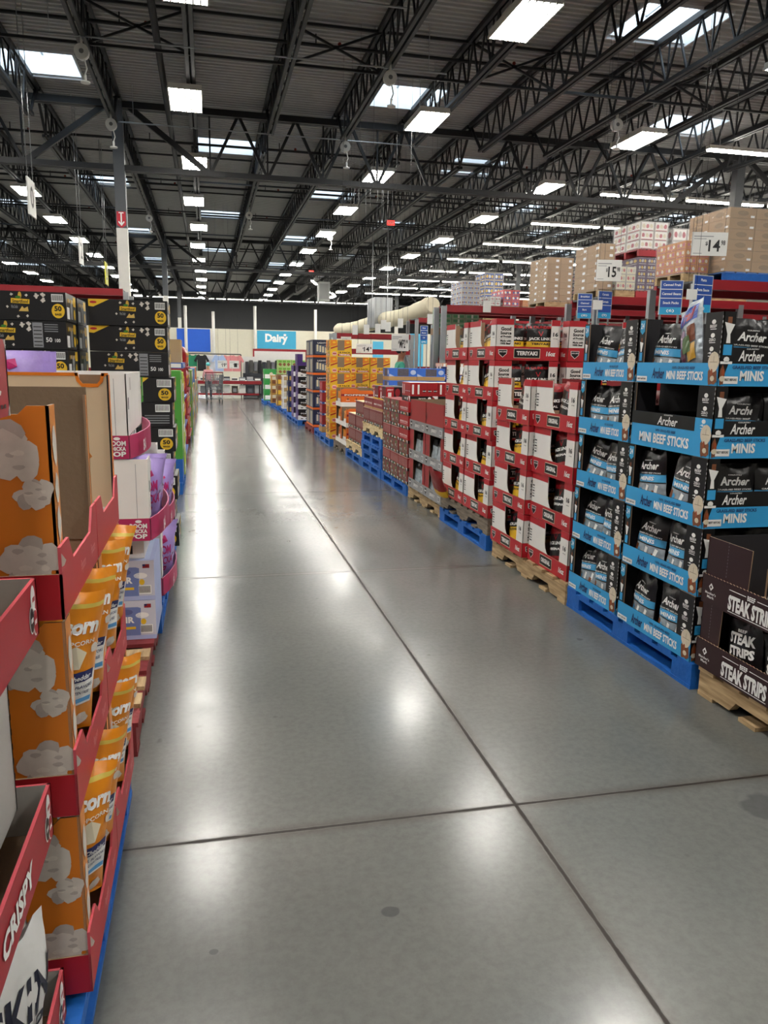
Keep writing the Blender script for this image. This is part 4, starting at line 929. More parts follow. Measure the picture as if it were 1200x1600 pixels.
PB.place((-.262, 4.565, 0), LEFT, 'blue pallet under the second stack of white popcorn boxes', scale=(1, .48, 1))
for t in range(2):
    ck.place((-.268, 4.58, .123+.365*t), LEFT, 'white popcorn box of the second stack behind the lilac cartons, %s tier' % ORD[t], 'white popcorn boxes')
    for q in range(2): put(BC[(q+t) % 2], (-.268, 4.58, .123+.365*t), LEFT, (-.215, .25, -.045, .29, 0, 1), -.10+.20*q, -.045, -48, (.16, .0), 'lilac popcorn bag, %s in the %s white box of the second stack' % (ORD[q], ORD[t]), 'lilac popcorn bags', low=.13)
# ---------------------------------------------------------------- black cartons of fifty bags
def fifty_carton(Wd, D, h, v):
    mb = MB().box(-Wd/2, Wd/2, 0, D, 0, h, M('black_carton', '#151517', .4)); x0, x1 = -Wd/2, Wd/2
    def face(O, U, w_, v):
        if w_ < .3:
            mb.rect(-w_*.05, w_*.42, h*.62, h*.93, O, U, Z3, INK, .001)
            for i in range(9): mb.rect(w_*(-.02+.047*i), w_*(.0+.047*i), h*.67, h*.90, O, U, Z3, BLACK, .0016)
            if v == 0: mb.disc(w_*.2, h*.32, w_*.21, h*.25, O, U, Z3, YELLOW, .001, 24); mb.text('50', w_*.08, w_*.32, h*.30, h*.48, O, U, Z3, BLACK, .002, bold=.04); mb.text('BAGS', w_*.09, w_*.31, h*.17, h*.24, O, U, Z3, BLACK, .002, bold=.04); mb.poly([(-w_/2, h), (-w_/2, h*.8), (-w_*.3, h)], O, U, Z3, YELLOW, .001)
            else:
                for i in range(4): mb.rect(-w_*.4, w_*.4, h*(.15+.1*i), h*(.19+.1*i), O, U, Z3, GREY, .001)
            return
        if v == 0: mb.poly([(-w_/2, h), (-w_/2, h-.045), (-w_/2+.03, h-.048), (-w_/2+.12, h-.004), (-w_/2+.13, h)], O, U, Z3, YELLOW, .001); mb.disc(-w_/2+.03, h-.02, .022, .008, O, U, Z3, RED, .002, 10)
        s = 0.0 if v == 0 else -.08
        mb.poly([(s-.055, h*.58), (s+.045, h*.56), (s+.047, h*.72), (s-.053, h*.75)], O, U, Z3, YELLOW, .001); mb.text('Smartfood', s-.048, s+.040, h*.59, h*.71, O, U, Z3, BLACK, .002, shear=.2, bold=.02)
        mb.disc(s-.005, h*.86, .010, .020, O, U, Z3, M('corn_gold', '#d0a63a', .5), .001, 8); mb.disc(s-.015, h*.79, .016, .008, O, U, Z3, GREEND, .0012, 8)
        for i, (a, b, r) in enumerate(((.085, .85, .016), (.12, .90, .016), (.12, .70, .017), (-.05, .88, .009), (.03, .86, .009), (-.075, .45, .009), (-.02, .12, .009), (.03, .14, .009))): blob(mb, s+a, h*b, r, O, U, Z3, i+2)
        mb.poly([(s-.015, h*.30), (s+.005, h*.48), (s+.015, h*.40), (s+.035, h*.47), (s+.038, h*.30)], O, U, Z3, M('cheese_print', '#d9b45e', .5), .0012); mb.text('White Cheddar', s-.055, s-.018, h*.40, h*.52, O, U, Z3, GREY, .0012, shear=.2)
        if v == 1:
            mb.rect(.06, .115, h*.06, h*.94, O, U, Z3, GREY, .001)
            for i in range(6): mb.rect(.065, .11, h*(.12+.13*i), h*(.15+.13*i), O, U, Z3, BLACK, .0016)
            for i in range(4): mb.rect(.125, .20, h*(.62+.08*i), h*(.65+.08*i), O, U, Z3, GREY, .001)
            mb.text('50', .13, .165, h*.25, h*.42, O, U, Z3, INK); mb.text('100', .18, .21, h*.25, h*.38, O, U, Z3, INK)
        else:
            a = w_/2-.045; mb.rect(a-.034, a+.030, h*.66, h*.93, O, U, Z3, INK, .001)
            for i in range(11): mb.rect(a-.030+i*.0054, a-.027+i*.0054, h*.70, h*.90, O, U, Z3, BLACK, .0016)
            mb.disc(a, h*.34, .036, h*.255, O, U, Z3, YELLOW, .001, 24); mb.text('50', a-.020, a+.020, h*.33, h*.52, O, U, Z3, BLACK, .002, bold=.04); mb.text('BAGS', a-.018, a+.018, h*.18, h*.26, O, U, Z3, BLACK, .002, bold=.04)
    face(Vector((0, 0, 0)), X3, Wd, v)
    O = Vector((x1, D/2, 0)); U = Y3
    mb.rect(-D*.45, -D*.2, h*.08, h*.5, O, U, Z3, INK, .001); mb.rect(-D*.1, D*.12, h*.1, h*.7, O, U, Z3, GREY, .001); mb.rect(D*.2, D*.45, h*.6, h*.95, O, U, Z3, YELLOW, .001); mb.disc(D*.3, h*.3, .03, h*.2, O, U, Z3, YELLOW, .001, 14)
    for i in range(5): mb.disc(-D*.3+i*D*.12, h*.75, .014, .014, O, U, Z3, POPC if i % 2 else YELLOW, .0015, 8, .2, i)
    return Kit('popcorn_carton', 'carton').part('popcorn_carton', mb)
fc = [fifty_carton(.49, .36, .162, v) for v in (0, 1)]; fs = [fifty_carton(.20, .36, .162, v) for v in (0, 1)]; fs2 = fifty_carton(.165, .49, .162, 0)
PB.place((-.26, 5.98, 0), LEFT, 'blue pallet under the black popcorn cartons')
PB.place((-.78, 4.72, 0), LEFT, 'blue pallet under the farther column of black popcorn cartons')
for t in range(10):
    z = .121+.1655*t; jx = rL.uniform(-.008, .008)
    if t >= 7: fc[1 if t == 7 else 0].place((-.49+jx, 5.4+rL.uniform(0, .02), z), 0, 'black carton of fifty popcorn bags, %s from the top, column by the aisle' % ORD[9-t], 'black popcorn cartons')
    else:
        for c, x in enumerate((-.335, -.575)):
            fs[(t+c) % 2].place((x+jx+(.0 if t % 2 else .01), 5.40+.02*c, z), 0, 'black popcorn carton end on, %s tier from the floor, %s from the aisle' % (ORD[t], ORD[c]), 'black popcorn cartons end on')
    fc[1 if t % 3 == 2 else 0].place((-1.045+jx, 4.97, z), 0, 'black carton of fifty popcorn bags, %s tier from the floor, farther column' % ORD[t], 'black popcorn cartons of the farther column')
    fc[t % 2].place((-1.045, 5.39, z), 0, 'black carton of fifty bags, %s tier from the floor, behind farther column' % ORD[t], 'black popcorn cartons behind the farther column')
    if t > 5: fc[t % 2].place((-1.55+jx, 4.97, z), 0, 'black carton of fifty popcorn bags, %s tier from the floor, outermost column' % ORD[t], 'black popcorn cartons of the outermost column')
# fill below the outermost column
for t in range(6): fc[0].place((-1.55, 4.97, .121+.1655*t), 0, 'black carton of fifty popcorn bags, %s tier from the floor, outermost column' % ORD[t], 'black popcorn cartons of the outermost column')
# ================================================================ farther displays, right side of the aisle
def stack(kit, xs, ys, zs, rz, label, group, jit=.004, skip=()):
    """cartons as single things: rows xs, columns ys, tiers zs"""
    for it, z in enumerate(zs):
        for iy, y in enumerate(ys):
            for ix, x in enumerate(xs):
                if (it, iy, ix) in skip: continue
                lb = label % (ORD[it],) if len(xs)*len(ys) == 1 else label % (ORD[it], ORD[iy] if len(ys) > 1 else ORD[ix])
                if len(xs) > 1 and len(ys) > 1: lb += (', aisle row', ', back row')[ix] if ix < 2 else ''
                kit.place((x+rJ.uniform(-jit, jit), y+rJ.uniform(-jit, jit)*.3, z), rz, lb, group)
def carton(name, w_, d, h, base, deco, label_side=True, top=None):
    mb = MB().box(-w_/2, w_/2, 0, d, 0, h, base)
    faces = [(Vector((0, 0, 0)), X3, w_)]+([(Vector((-w_/2, d/2, 0)), -Y3, d), (Vector((w_/2, d/2, 0)), Y3, d)] if label_side else [])
    for i, (O, U, wd) in enumerate(faces): deco(mb, O, U, wd, h, i)
    if top: mb.rect(-w_/2+.005, w_/2-.005, .005, d-.005, (0, 0, h), X3, Y3, top)
    return Kit(name, 'carton').part(name, mb)
REDC = M('chilli_red_card', '#a81c22', .45); REDD = M('dull_red_card', '#8a262b', .5); PICB = M('meat_print', '#6d5346', .5, var=.5, scale=70); LABG = M('label_green', '#3f8f4f', .5); LABO = M('label_orange', '#d58a2c', .5)
def tray_line(mb, O, U, wd, h, i, bt=.035):
    mb.rect(-wd/2, wd/2, 0, bt, O, U, Z3, BLACK, .001)
    for j, m in enumerate((INK, LABG, INK, LABO)): mb.disc(-wd/2+wd*(.2+.17*j), bt*.5, wd*.05, bt*.34, O, U, Z3, m, .002, 8)
    mb.poly([(wd/2-.05, bt), (wd/2, bt), (wd/2, 0)], O, U, Z3, INK, .0025)
def d_pic(mb, O, U, wd, h, i):
    for j in range(2):
        a = -wd/2+wd*j/2
        mb.rect(a+.008, a+wd/2-.03, .04, h-.006, O, U, Z3, PICB, .001)
        for q in range(7): mb.disc(a+.03+rJ.uniform(0, wd/2-.08), .06+rJ.uniform(0, h-.09), .022, .014, O, U, Z3, (SPICE, GREY, GREEND, PICB, CREAM)[q % 5], .0016+.0001*q, 8, .2, q)
    tray_line(mb, O, U, wd, h, i)
def d_stick(mb, O, U, wd, h, i):
    n = int(wd/.033)
    for j in range(n):
        a = -wd/2+.004+wd*j/n; mb.rect(a, a+.004, .038, h, O, U, Z3, BLACK, .001); mb.rect(a+.012, a+.020, h*.3, h*.85, O, U, Z3, M('pale_print', '#c9a7a0', .5), .0012)
    mb.rect(-wd/2, wd/2, h-.008, h, O, U, Z3, M('pale_print'), .0016); tray_line(mb, O, U, wd, h, i)
def d_plain(mb, O, U, wd, h, i):
    mb.text('SMOKED STICKS', -wd*.42, wd*.42, h*.48, h*.60, O, U, Z3, INK, .0015); mb.rect(-wd*.4, wd*.4, h*.40, h*.42, O, U, Z3, INK, .001); tray_line(mb, O, U, wd, h, i)
c_pic = carton('meat_stick_carton', .385, .45, .145, REDD, d_pic); c_st = carton('meat_stick_carton', .385, .45, .145, REDC, d_stick); c_pl = carton('meat_stick_carton', .385, .45, .145, REDC, d_plain)
PB.place(at_right(8.46, 0, 2.04), RIGHT, 'blue pallet under the red stick cartons beside the tall red boxes')
for t in range(6):
    for j in range(3):
        kt = (c_pic, c_st, c_pic, (c_pl if j == 0 else c_st), c_pic, c_pic)[t] if not (t in (4, 5) and j == 0) else c_pl
        kt.place((FX+rJ.uniform(-.004, .004), 8.045+.40*j, .121+.147*t), RIGHT, 'red meat stick carton, %s tier up, %s from the tall red boxes' % (ORD[t], ORD[j]), 'red meat stick cartons')
        if t == 5: c_pl.place((FX+.48, 8.045+.40*j, .121+.147*t), RIGHT, 'red meat stick carton in the back row of the top tier, %s from tall boxes' % ORD[j], 'red meat stick cartons')
for j in range(3):
    for t in range(5): 
        if j == 0: c_pl.place((FX+.48, 8.045, .121+.147*t), RIGHT, 'red meat stick carton in the back row, %s tier up' % ORD[t], 'red meat stick cartons') if t < 5 else None
        elif t < 5: c_pl.place((FX+.48, 8.045+.40*j, .121+.147*t), RIGHT, 'red meat stick carton in the back row, %s tier up, %s from tall boxes' % (ORD[t], ORD[j]), 'red meat stick cartons')
def d_redrow(mb, O, U, wd, h, i):
    for j in range(5):
        a = -wd/2+wd*j/5; mb.rect(a, a+.004, .06, h, O, U, Z3, REDP, .001)
        if j < 2: mb.rect(a+.018, a+.038, .075, h-.02, O, U, Z3, INK, .0012)
        else: mb.disc(a+wd/10, h*.55, .018, .014, O, U, Z3, BLACK, .0012, 10); mb.rect(a+.012, a+wd/5-.008, h*.55-.003, h*.55+.003, O, U, Z3, INK, .002)
    mb.rect(-wd/2, wd*.30, 0, .055, O, U, Z3, BLACK, .001); mb.disc(wd*.2, .028, .018, .018, O, U, Z3, INK, .002, 12); mb.poly([(wd*.30, .055), (wd/2, .055), (wd/2, 0)], O, U, Z3, INK, .0016); mb.text('SMOKED', -.06, .02, .018, .036, O, U, Z3, INK, .002)
c_rr = carton('jerky_stick_carton', .30, .35, .195, REDC, d_redrow, top=WHITE)
for j in range(3): c_rr.place((2.22+.305*j, 7.87, 1.006), 0, 'bright red stick carton facing the camera on top, %s from the aisle' % ORD[j], 'bright red stick cartons on top')
# stack of empty pallets with red cartons
for t in range(4): PB.place(at_right(9.70, .121*t, 2.03+.012*(t % 2)), RIGHT, 'empty blue pallet, %s up in the stack of pallets' % ORD[t], 'empty blue pallets')
PL.place(at_right(9.70, .485, 2.05), RIGHT, 'light new wooden pallet on top of the blue pallet stack')
def d_top(mb, O, U, wd, h, i):
    mb.rect(-wd/2, wd/2, 0, h*.2, O, U, Z3, M('tan_card', '#b8935f', .6), .001); mb.text('BEEF STICKS', -wd*.4, wd*.4, h*.45, h*.6, O, U, Z3, INK, .0012)
c_rd = carton('meat_stick_carton', .38, .45, .20, REDD, d_stick); c_tan = carton('meat_stick_carton', .56, .45, .13, REDD, d_top, top=KRAFT)
stack(c_rd, (FX+.01,), (9.31, 9.70, 10.09), (.617,), RIGHT, 'dull red stick carton, %s tier above the pallet stack, %s from tall boxes', 'dull red stick cartons')
for j in range(2): c_tan.place((FX+.01, 9.40+.58*j, .818), RIGHT, 'dull red and tan carton above the pallet stack, %s from the tall boxes' % ORD[j], 'red and tan cartons')
def d_blk(mb, O, U, wd, h, i):
    mb.rect(-wd/2, -wd*.15, .01, h, O, U, Z3, REDC, .001); mb.rect(-wd*.40, -wd*.26, .02, h*.6, O, U, Z3, INK, .002); mb.text('JERKY', -wd*.44, -wd*.18, h*.7, h*.85, O, U, Z3, INK, .002)
    for j in range(2): a = -wd*.13+wd*.30*j; mb.disc(a+wd*.14, h*.6, wd*.11, h*.3, O, U, Z3, REDP, .001, 12); mb.rect(a+.02, a+wd*.26, h*.2, h*.3, O, U, Z3, INK, .002)
    mb.rect(-wd/2, wd/2, 0, h*.1, O, U, Z3, YELLOW, .0025)
c_bk = carton('meat_snack_carton', .29, .3, .165, BLACK, d_blk)
c_bk.place((2.24, 9.13, .949), 0, 'black and red meat snack carton on the tan cartons, facing the camera', 'black snack cartons'); c_bk.place((2.24, 9.55, .949), 0, 'black and red meat snack carton behind its like on the tan cartons', 'black snack cartons')
# red stick cartons on a light pallet on a blue one
PB.place(at_right(10.93, 0, 2.03), RIGHT, 'blue pallet under a light pallet beside the pallet stack'); PL.place(at_right(10.93, .121, 2.04), RIGHT, 'light wooden pallet on a blue pallet beside the pallet stack')
c_rt = carton('meat_stick_carton', .55, .48, .205, REDD, d_stick, top=PINEL)
stack(c_rt, (FX+.02,), (10.64, 11.22), (.252, .458, .664), RIGHT, 'pale lidded red stick carton, %s tier, %s from the empty pallet stack', 'pale lidded red stick cartons', skip=((2, 1, 0),))
# orange display with white trays
OR2 = M('vivid_orange_card', '#e06a1c', .5); 
def orange_box(Wd, D, h):
    k = Kit('nut_mix_box', 'box'); x0, x1 = -Wd/2, Wd/2; T = .005; t = MB()
    t.sheet([(x0, 0), (x1, 0), (x1, .07), (x0, .07)], (0, -.004, 0), X3, Z3, T, WHITE); t.sheet([(0, 0), (D, 0), (D, .07), (0, .07)], (x1+.004, 0, 0), Y3, Z3, T, WHITE); t.sheet([(-D, 0), (0, 0), (0, .07), (-D, .07)], (x0-.004, 0, 0), -Y3, Z3, T, WHITE); t.box(x0, x1, 0, D, 0, .004, KRAFT); k.part('tray', t, 'white')
    p = MB(); O = Vector((x1, 0, 0))
    p.sheet([(0, .07), (D, .07), (D, h-.09), (D*.9, h-.03), (D*.55, h-.03), (D*.42, h), (.05, h), (0, h-.02)], O, Y3, Z3, T, OR2, KRAFTD); p.rect(.0, D, h*.58, h*.70, O, Y3, Z3, REDP); p.text('POPPERS', D*.1, D*.8, h*.60, h*.68, O, Y3, Z3, INK, .002, bold=.03)
    for i in range(3): p.disc(D*(.2+.25*i), h*.42, .015, .015, O, Y3, Z3, SPICE, .001, 8); p.rect(D*(.2+.25*i)-.03, D*(.2+.25*i)+.03, h*.34, h*.36, O, Y3, Z3, INK, .001)
    p.sheet([(x1-.07, .07), (x1, .07), (x1, h), (x1-.07, h)], (0, 0, 0), X3, Z3, T, OR2, KRAFTD); k.part('end_panel', p)
    q = MB(); q.sheet([(-D, .07), (0, .07), (0, h), (-D, h)], (x0, 0, 0), -Y3, Z3, T, OR2, KRAFTD); q.sheet([(x0, .07), (x0+.05, .07), (x0+.05, h), (x0, h)], (0, 0, 0), X3, Z3, T, OR2, KRAFTD); k.part('end_panel', q)
    return k.part('back_panel', MB().sheet([(x0, .07), (x1, .07), (x1, h), (x0, h)], (0, D, 0), X3, Z3, T, KRAFTD))
ob_ = orange_box(.50, .55, .285); OBG = bagkit('snack_pouch', 'bag', .18, .22, .08, [(0, .5, FOILW), (.5, 1, FOILO)], None, seed=91)
PO.place(at_right(12.16, 0, 2.04), RIGHT, 'dark wooden pallet under the vivid orange snack boxes', scale=(1, .85, 1))
for t in range(3):
    for j, y in enumerate((11.86, 12.38)):
        if t == 2 and j == 0: continue
        ob_.place((FX+.01, y, .131+.287*t), RIGHT, 'vivid orange snack box with white tray, %s tier up, %s from the red cartons' % (ORD[t], ORD[j]), 'vivid orange boxes')
        for q in range(2): put(OBG, (FX+.01, y, .131+.287*t), RIGHT, (-.19, .17, .01, .3, 0, 1), -.1+.18*q, .05, rJ.uniform(-15, 15), (.05, .05), 'white and orange pouch, %s in the %s orange box, %s tier' % (ORD[q], ORD[j], ORD[t]), 'orange and white pouches')
# yellow stick cartons
YC = M('warm_yellow_card', '#e2b52a', .45)
def d_yel(mb, O, U, wd, h, i):
    for a0, a1 in ((-wd*.48, -wd*.16), (wd*.16, wd*.48)):
        mb.rect(a0, a1, h*.36, h, O, U, Z3, YC, .001); mb.poly([(a0, h*.99), (a0+(a1-a0)*.8, h*.99), (a1, h*.7), (a0, h*.6)], O, U, Z3, ORANGE, .0014); mb.poly([(a0, h*.52), (a1, h*.66), (a1, h*.58), (a0, h*.43)], O, U, Z3, REDC, .0018); mb.disc((a0+a1)/2, h*.84, wd*.08, h*.06, O, U, Z3, YELLOW, .002, 8)
    mb.rect(-wd*.16, wd*.16, h*.36, h*.98, O, U, Z3, KRAFTD, .001)
    mb.rect(-wd/2, wd/2, 0, h*.33, O, U, Z3, YELLOW, .002); mb.text('18 PACK', -.04, wd*.45, h*.19, h*.29, O, U, Z3, BLACK, .003, bold=.03); mb.rect(-.05, wd*.46, h*.04, h*.16, O, U, Z3, REDC, .003); mb.text('ORIGINAL', -.03, wd*.43, h*.06, h*.14, O, U, Z3, INK, .004, bold=.03)
    mb.disc(-wd*.3, h*.17, wd*.12, h*.13, O, U, Z3, M('pale_pink_print', '#e2a9a4', .5), .003, 12); mb.rect(-wd*.38, -wd*.22, h*.14, h*.2, O, U, Z3, REDC, .004)
c_y = carton('yellow_stick_carton', .36, .45, .27, YC, d_yel)
PB.place(at_right(13.40, 0, 1.98), RIGHT, 'blue pallet under the tall yellow carton stack')
for t in range(6):
    c_y.place((2.175, 12.85, .121+.274*t), 0, 'yellow snack carton of the tall stack by the aisle, %s tier up' % ORD[t], 'yellow snack cartons')
PB.place((3.06, 13.5, 0), RIGHT, 'blue pallet under the lower yellow cartons', scale=(.8, .5, 1))
for j in range(2):
    for t in range(5):
        c_y.place((2.60+.372*j, 13.42, .121+.274*t), 0, 'lower yellow snack carton, %s column from the tall stack, %s tier up' % (ORD[j], ORD[t]), 'lower yellow snack cartons')
# red and blue canister stack
def d_can(mb, O, U, wd, h, i):
    mb.rect(-wd/2, wd/2, 0, h*.2, O, U, Z3, SIGNB, .001)
    for j in range(3): mb.disc(-wd*.3+wd*.3*j, h*.1, .02, .014, O, U, Z3, INK, .002, 8)
    mb.rect(-wd*.2, wd*.2, h*.3, h*.9, O, U, Z3, M('bright_red_print', '#c92b34', .45), .001); mb.text('NUTS', -wd*.06, wd*.06, h*.35, h*.85, O, U, Z3, INK, .002, rot=True)
c_can = carton('red_snack_carton', .34, .3, .205, REDP, d_can)
PB.place((2.03, 14.62, 0), RIGHT, 'blue pallet under the narrow red and blue cartons', scale=(.8, 1, 1))
MB().box(-.2, .2, 0, .35, 0, .1, M('tan_card')).build('tan_box', None, (2.04, 14.3, .121), RIGHT, 'tan cardboard base under the red and blue cartons', 'box')
for t in range(4): c_can.place((2.05, 14.3, .222+.207*t), RIGHT, 'red carton with a blue band, %s tier of the narrow stack' % ORD[t], 'red and blue cartons')
# arched navy light packs on orange trays
NV = M('deep_navy_card', '#1b2440', .45); ROD = M('ivory_print', '#d8d2b4', .5)
def d_nav(mb, O, U, wd, h, i):
    mb.rect(-wd/2, wd/2, 0, h*.12, O, U, Z3, OR2, .001)
    if i == 0:
        n = 12; mb.poly([(-wd*.46, h*.14)]+[(wd*.46, h*.14)]+[(wd*.46*math.cos(PI*q/n), h*.62+h*.33*math.sin(PI*q/n)) for q in range(n+1)], O, U, Z3, NV, .001)
        mb.rect(-wd*.36, wd*.36, h*.2, h*.7, O, U, Z3, M('slate_print', '#4e5a72', .5), .0016); mb.text('LIGHTS', -wd*.25, wd*.25, h*.78, h*.86, O, U, Z3, INK, .002)
        for q in range(4): mb.rect(-wd*.30+q*wd*.15, -wd*.20+q*wd*.15, h*(.34-.03*q), h*(.72-.05*q), O, U, Z3, ROD, .002)
        mb.disc(wd*.28, h*.68, .03, .03, O, U, Z3, M('pale_pink_print'), .003, 10)
    else:
        for q in range(3): mb.rect(-wd*.4+q*wd*.3, -wd*.2+q*wd*.3, h*.16, h*.9, O, U, Z3, GREY if q % 2 == 0 else ROD, .001)
c_nv = carton('light_pack_tray', .36, .5, .335, NV, d_nav)
PR.place((2.0, 15.75, 0), RIGHT, 'red pallet under the arched navy light packs')
for t in range(5):
    for j in range(2): c_nv.place((2.20, 15.2+.53*j, .131+.338*t), 0, 'arched navy light pack on an orange tray, %s tier up, %s from the camera' % (ORD[t], ORD[j]), 'navy light packs')
for t in range(4): c_nv.place((2.70, 16.4, .338*t), 0, 'arched navy light pack behind the yellow cartons, %s tier up' % ORD[t], 'navy light packs')
# purple boxes
PU = M('purple_card', '#452a6b', .45)
def d_pur(mb, O, U, wd, h, i):
    if i == 0:
        mb.rect(-wd/2, wd/2, 0, h*.42, O, U, Z3, INK, .001); mb.rect(-wd*.46, wd*.46, h*.42, h, O, U, Z3, BLACK, .001); mb.disc(0, h*.80, .03, .03, O, U, Z3, INK, .002, 10); mb.text('POPPED', -wd*.34, wd*.34, h*.55, h*.68, O, U, Z3, INK, .002, bold=.03); mb.disc(0, h*.40, wd*.32, h*.12, O, U, Z3, M('cocoa_print', '#4a3626', .5), .002, 12, .1, 3)
        for q in range(3): mb.rect(-wd*.34+q*wd*.26, -wd*.22+q*wd*.26, h*.1, h*.18, O, U, Z3, BLACK, .002)
    else: mb.rect(-wd*.3, wd*.1, h*.2, h*.6, O, U, Z3, M('pale_purple', '#8d7ab0', .5), .001)
c_pu = carton('purple_popcorn_carton', .40, .48, .235, PU, d_pur)
for j in range(2): PB.place((1.93, 17.68+1.25*j, 0), RIGHT, 'blue pallet under the purple cartons, %s from the camera' % ORD[j])
for t in range(5):
    for j in range(2):
        if t == 4 and j == 1: continue
        for q in range(2): c_pu.place((2.14+.41*j, 17.1+.9*q, .121+.237*t), 0, 'purple and white popcorn carton, %s tier up, column %s from aisle, %s row' % (ORD[t], ORD[j], ('front', 'rear')[q]), 'purple popcorn cartons')
PUt = MB(); 
PUt.sheet([(-.2, 0), (.2, 0), (.2, .25), (.05, .25), (.05, .08), (-.08, .08), (-.08, .25), (-.2, .25)], (0, 0, 0), X3, Z3, .005, PU, KRAFT); PUt.box(-.2, .2, .005, .4, 0, .005, KRAFT); PUt.sheet([(-.4, 0), (0, 0), (0, .25), (-.4, .25)], (-.2, 0, 0), -Y3, Z3, .005, PU, KRAFT)
PUt.build('open_popcorn_carton', None, (2.13, 17.12, 1.307), 0, 'open purple carton on top of the purple stack', 'carton')
# far mixed stacks up to the end of the aisle
def d_mix(c1, c2, txt):
    def f(mb, O, U, wd, h, i):
        mb.rect(-wd*.42, wd*.42, h*.1, h*.5, O, U, Z3, c1, .001); mb.rect(-wd*.42, wd*.42, h*.55, h*.9, O, U, Z3, c2, .001); mb.disc(wd*.1, h*.5, wd*.15, h*.2, O, U, Z3, CREAM, .002, 10, .2, 2)
        if txt and i == 0: mb.text(txt, -wd*.3, wd*.3, h*.62, h*.82, O, U, Z3, INK, .003)
    return f
def d_seed(mb, O, U, wd, h, i):
    for j in range(3):
        mb.disc(-wd*.3+wd*.3*j, h*.35, wd*.11, h*.22, O, U, Z3, M('almond_print', '#8a5a34', .5), .002, 10, .2, j); mb.rect(-wd*.42+wd*.3*j, -wd*.18+wd*.3*j, h*.6, h*.9, O, U, Z3, M('leaf_print', '#6fae3c', .5), .001)
far = [  # y, x, columns, tiers, h, carton, words
 (19.7, 1.98, 2, 4, .26, carton('navy_snack_carton', .42, .4, .255, NV, d_mix(M('gold_print', '#c8a24a', .5), NAVY, '')), 'navy and gold snack carton past the purple stack'),
 (21.2, 1.98, 2, 3, .30, carton('white_snack_carton', .42, .4, .295, WHITE, d_mix(CREAM, M('sand_print', '#b99a6a', .5), '')), 'white and sand snack carton past the navy ones'),
 (22.6, 1.95, 2, 3, .30, carton('brown_snack_carton', .42, .4, .295, M('nut_brown_card', '#8c6a44', .5), d_mix(YELLOW, SPICE, '')), 'brown and yellow snack carton past the white ones'),
 (24.1, 1.90, 2, 3, .28, carton('amber_snack_carton', .42, .4, .275, M('amber_card', '#b98a3a', .5), d_mix(SPICE, CREAM, '')), 'amber snack carton near the aisle end'),
 (25.6, 1.78, 2, 3, .34, carton('leaf_green_carton', .40, .4, .335, M('bright_green_card', '#2f9142', .5), d_mix(INK, M('bright_green_card'), '')), 'bright green carton at the aisle end')]
for y, x, nc, nt, h, kt, words in far:
    PB.place((x, y+.5, 0), RIGHT, 'far blue pallet under the %s stack' % ' '.join(words.split()[:3]))
    for t in range(nt):
        for q in range(nc): kt.place((x+.22+.44*q, y, .121+h*t), 0, '%s, %s tier, %s from aisle' % (words, ORD[t], ORD[q]), words+'s')
c_sd = carton('almond_carton', .40, .3, .20, M('fresh_green_card', '#a9c879', .5), d_seed)
for t in range(2):
    for q in range(2): c_sd.place((2.18+.41*q, 22.62, 1.03+.205*t), 0, 'light green almond carton on the far stacks, %s tier, %s from the aisle' % (('lower', 'upper')[t], ORD[q]), 'light green almond cartons')
# ---------------------------------------------------------------- second line of stacks, backs to the aisle ones
def d_blue(mb, O, U, wd, h, i):
    mb.rect(-wd/2, wd/2, 0, h*.32, O, U, Z3, M('tan_card'), .001); mb.rect(-wd*.2, wd*.2, h*.36, h*.95, O, U, Z3, M('photo_print', '#5a5560', .5, var=.6, scale=40), .001); mb.disc(wd*.36, h*.66, wd*.1, h*.2, O, U, Z3, M('pale_blue_print'), .001, 12); mb.poly([(-wd/2, h*.55), (-wd*.3, h*.33), (-wd/2, h*.33)], O, U, Z3, M('pale_blue_print'), .001)
c_bl = carton('blue_snack_carton', .47, .45, .198, M('bright_blue_card', '#3b6fd0', .45), d_blue)
PB.place((3.40, 12.33, 0), 0, 'blue pallet under the bright blue cartons behind the aisle stacks', scale=(.78, .5, 1))
for t in range(6):
    for j in range(2): c_bl.place((3.12+.475*j, 12.35, .121+.20*t), 0, 'bright blue carton with tan tray behind the red stacks, %s tier, %s from aisle' % (ORD[t], ORD[j]), 'bright blue cartons')
def d_bot(mb, O, U, wd, h, i):
    for j in range(5):
        a = -wd*.42+wd*.21*j; mb.rect(a-wd*.08, a+wd*.08, h*.05, h*.7, O, U, Z3, INK if j % 2 else NAVY, .001); mb.rect(a-wd*.04, a+wd*.04, h*.7, h*.95, O, U, Z3, INK, .001)
c_bt = carton('bottle_case', .50, .4, .24, M('royal_blue_card', '#2446a8', .45), d_bot)
c_or = carton('peach_case', .50, .4, .2, M('peach_card', '#d9a07c', .5), d_bot)
for t in range(5): c_bt.place((4.2, 12.9, .242*t), 0, 'royal blue bottle case beside the bright blue cartons, %s tier' % ORD[t], 'royal blue bottle cases')
c_or.place((4.2, 12.9, 1.212), 0, 'peach coloured case on top of the royal blue bottle cases')
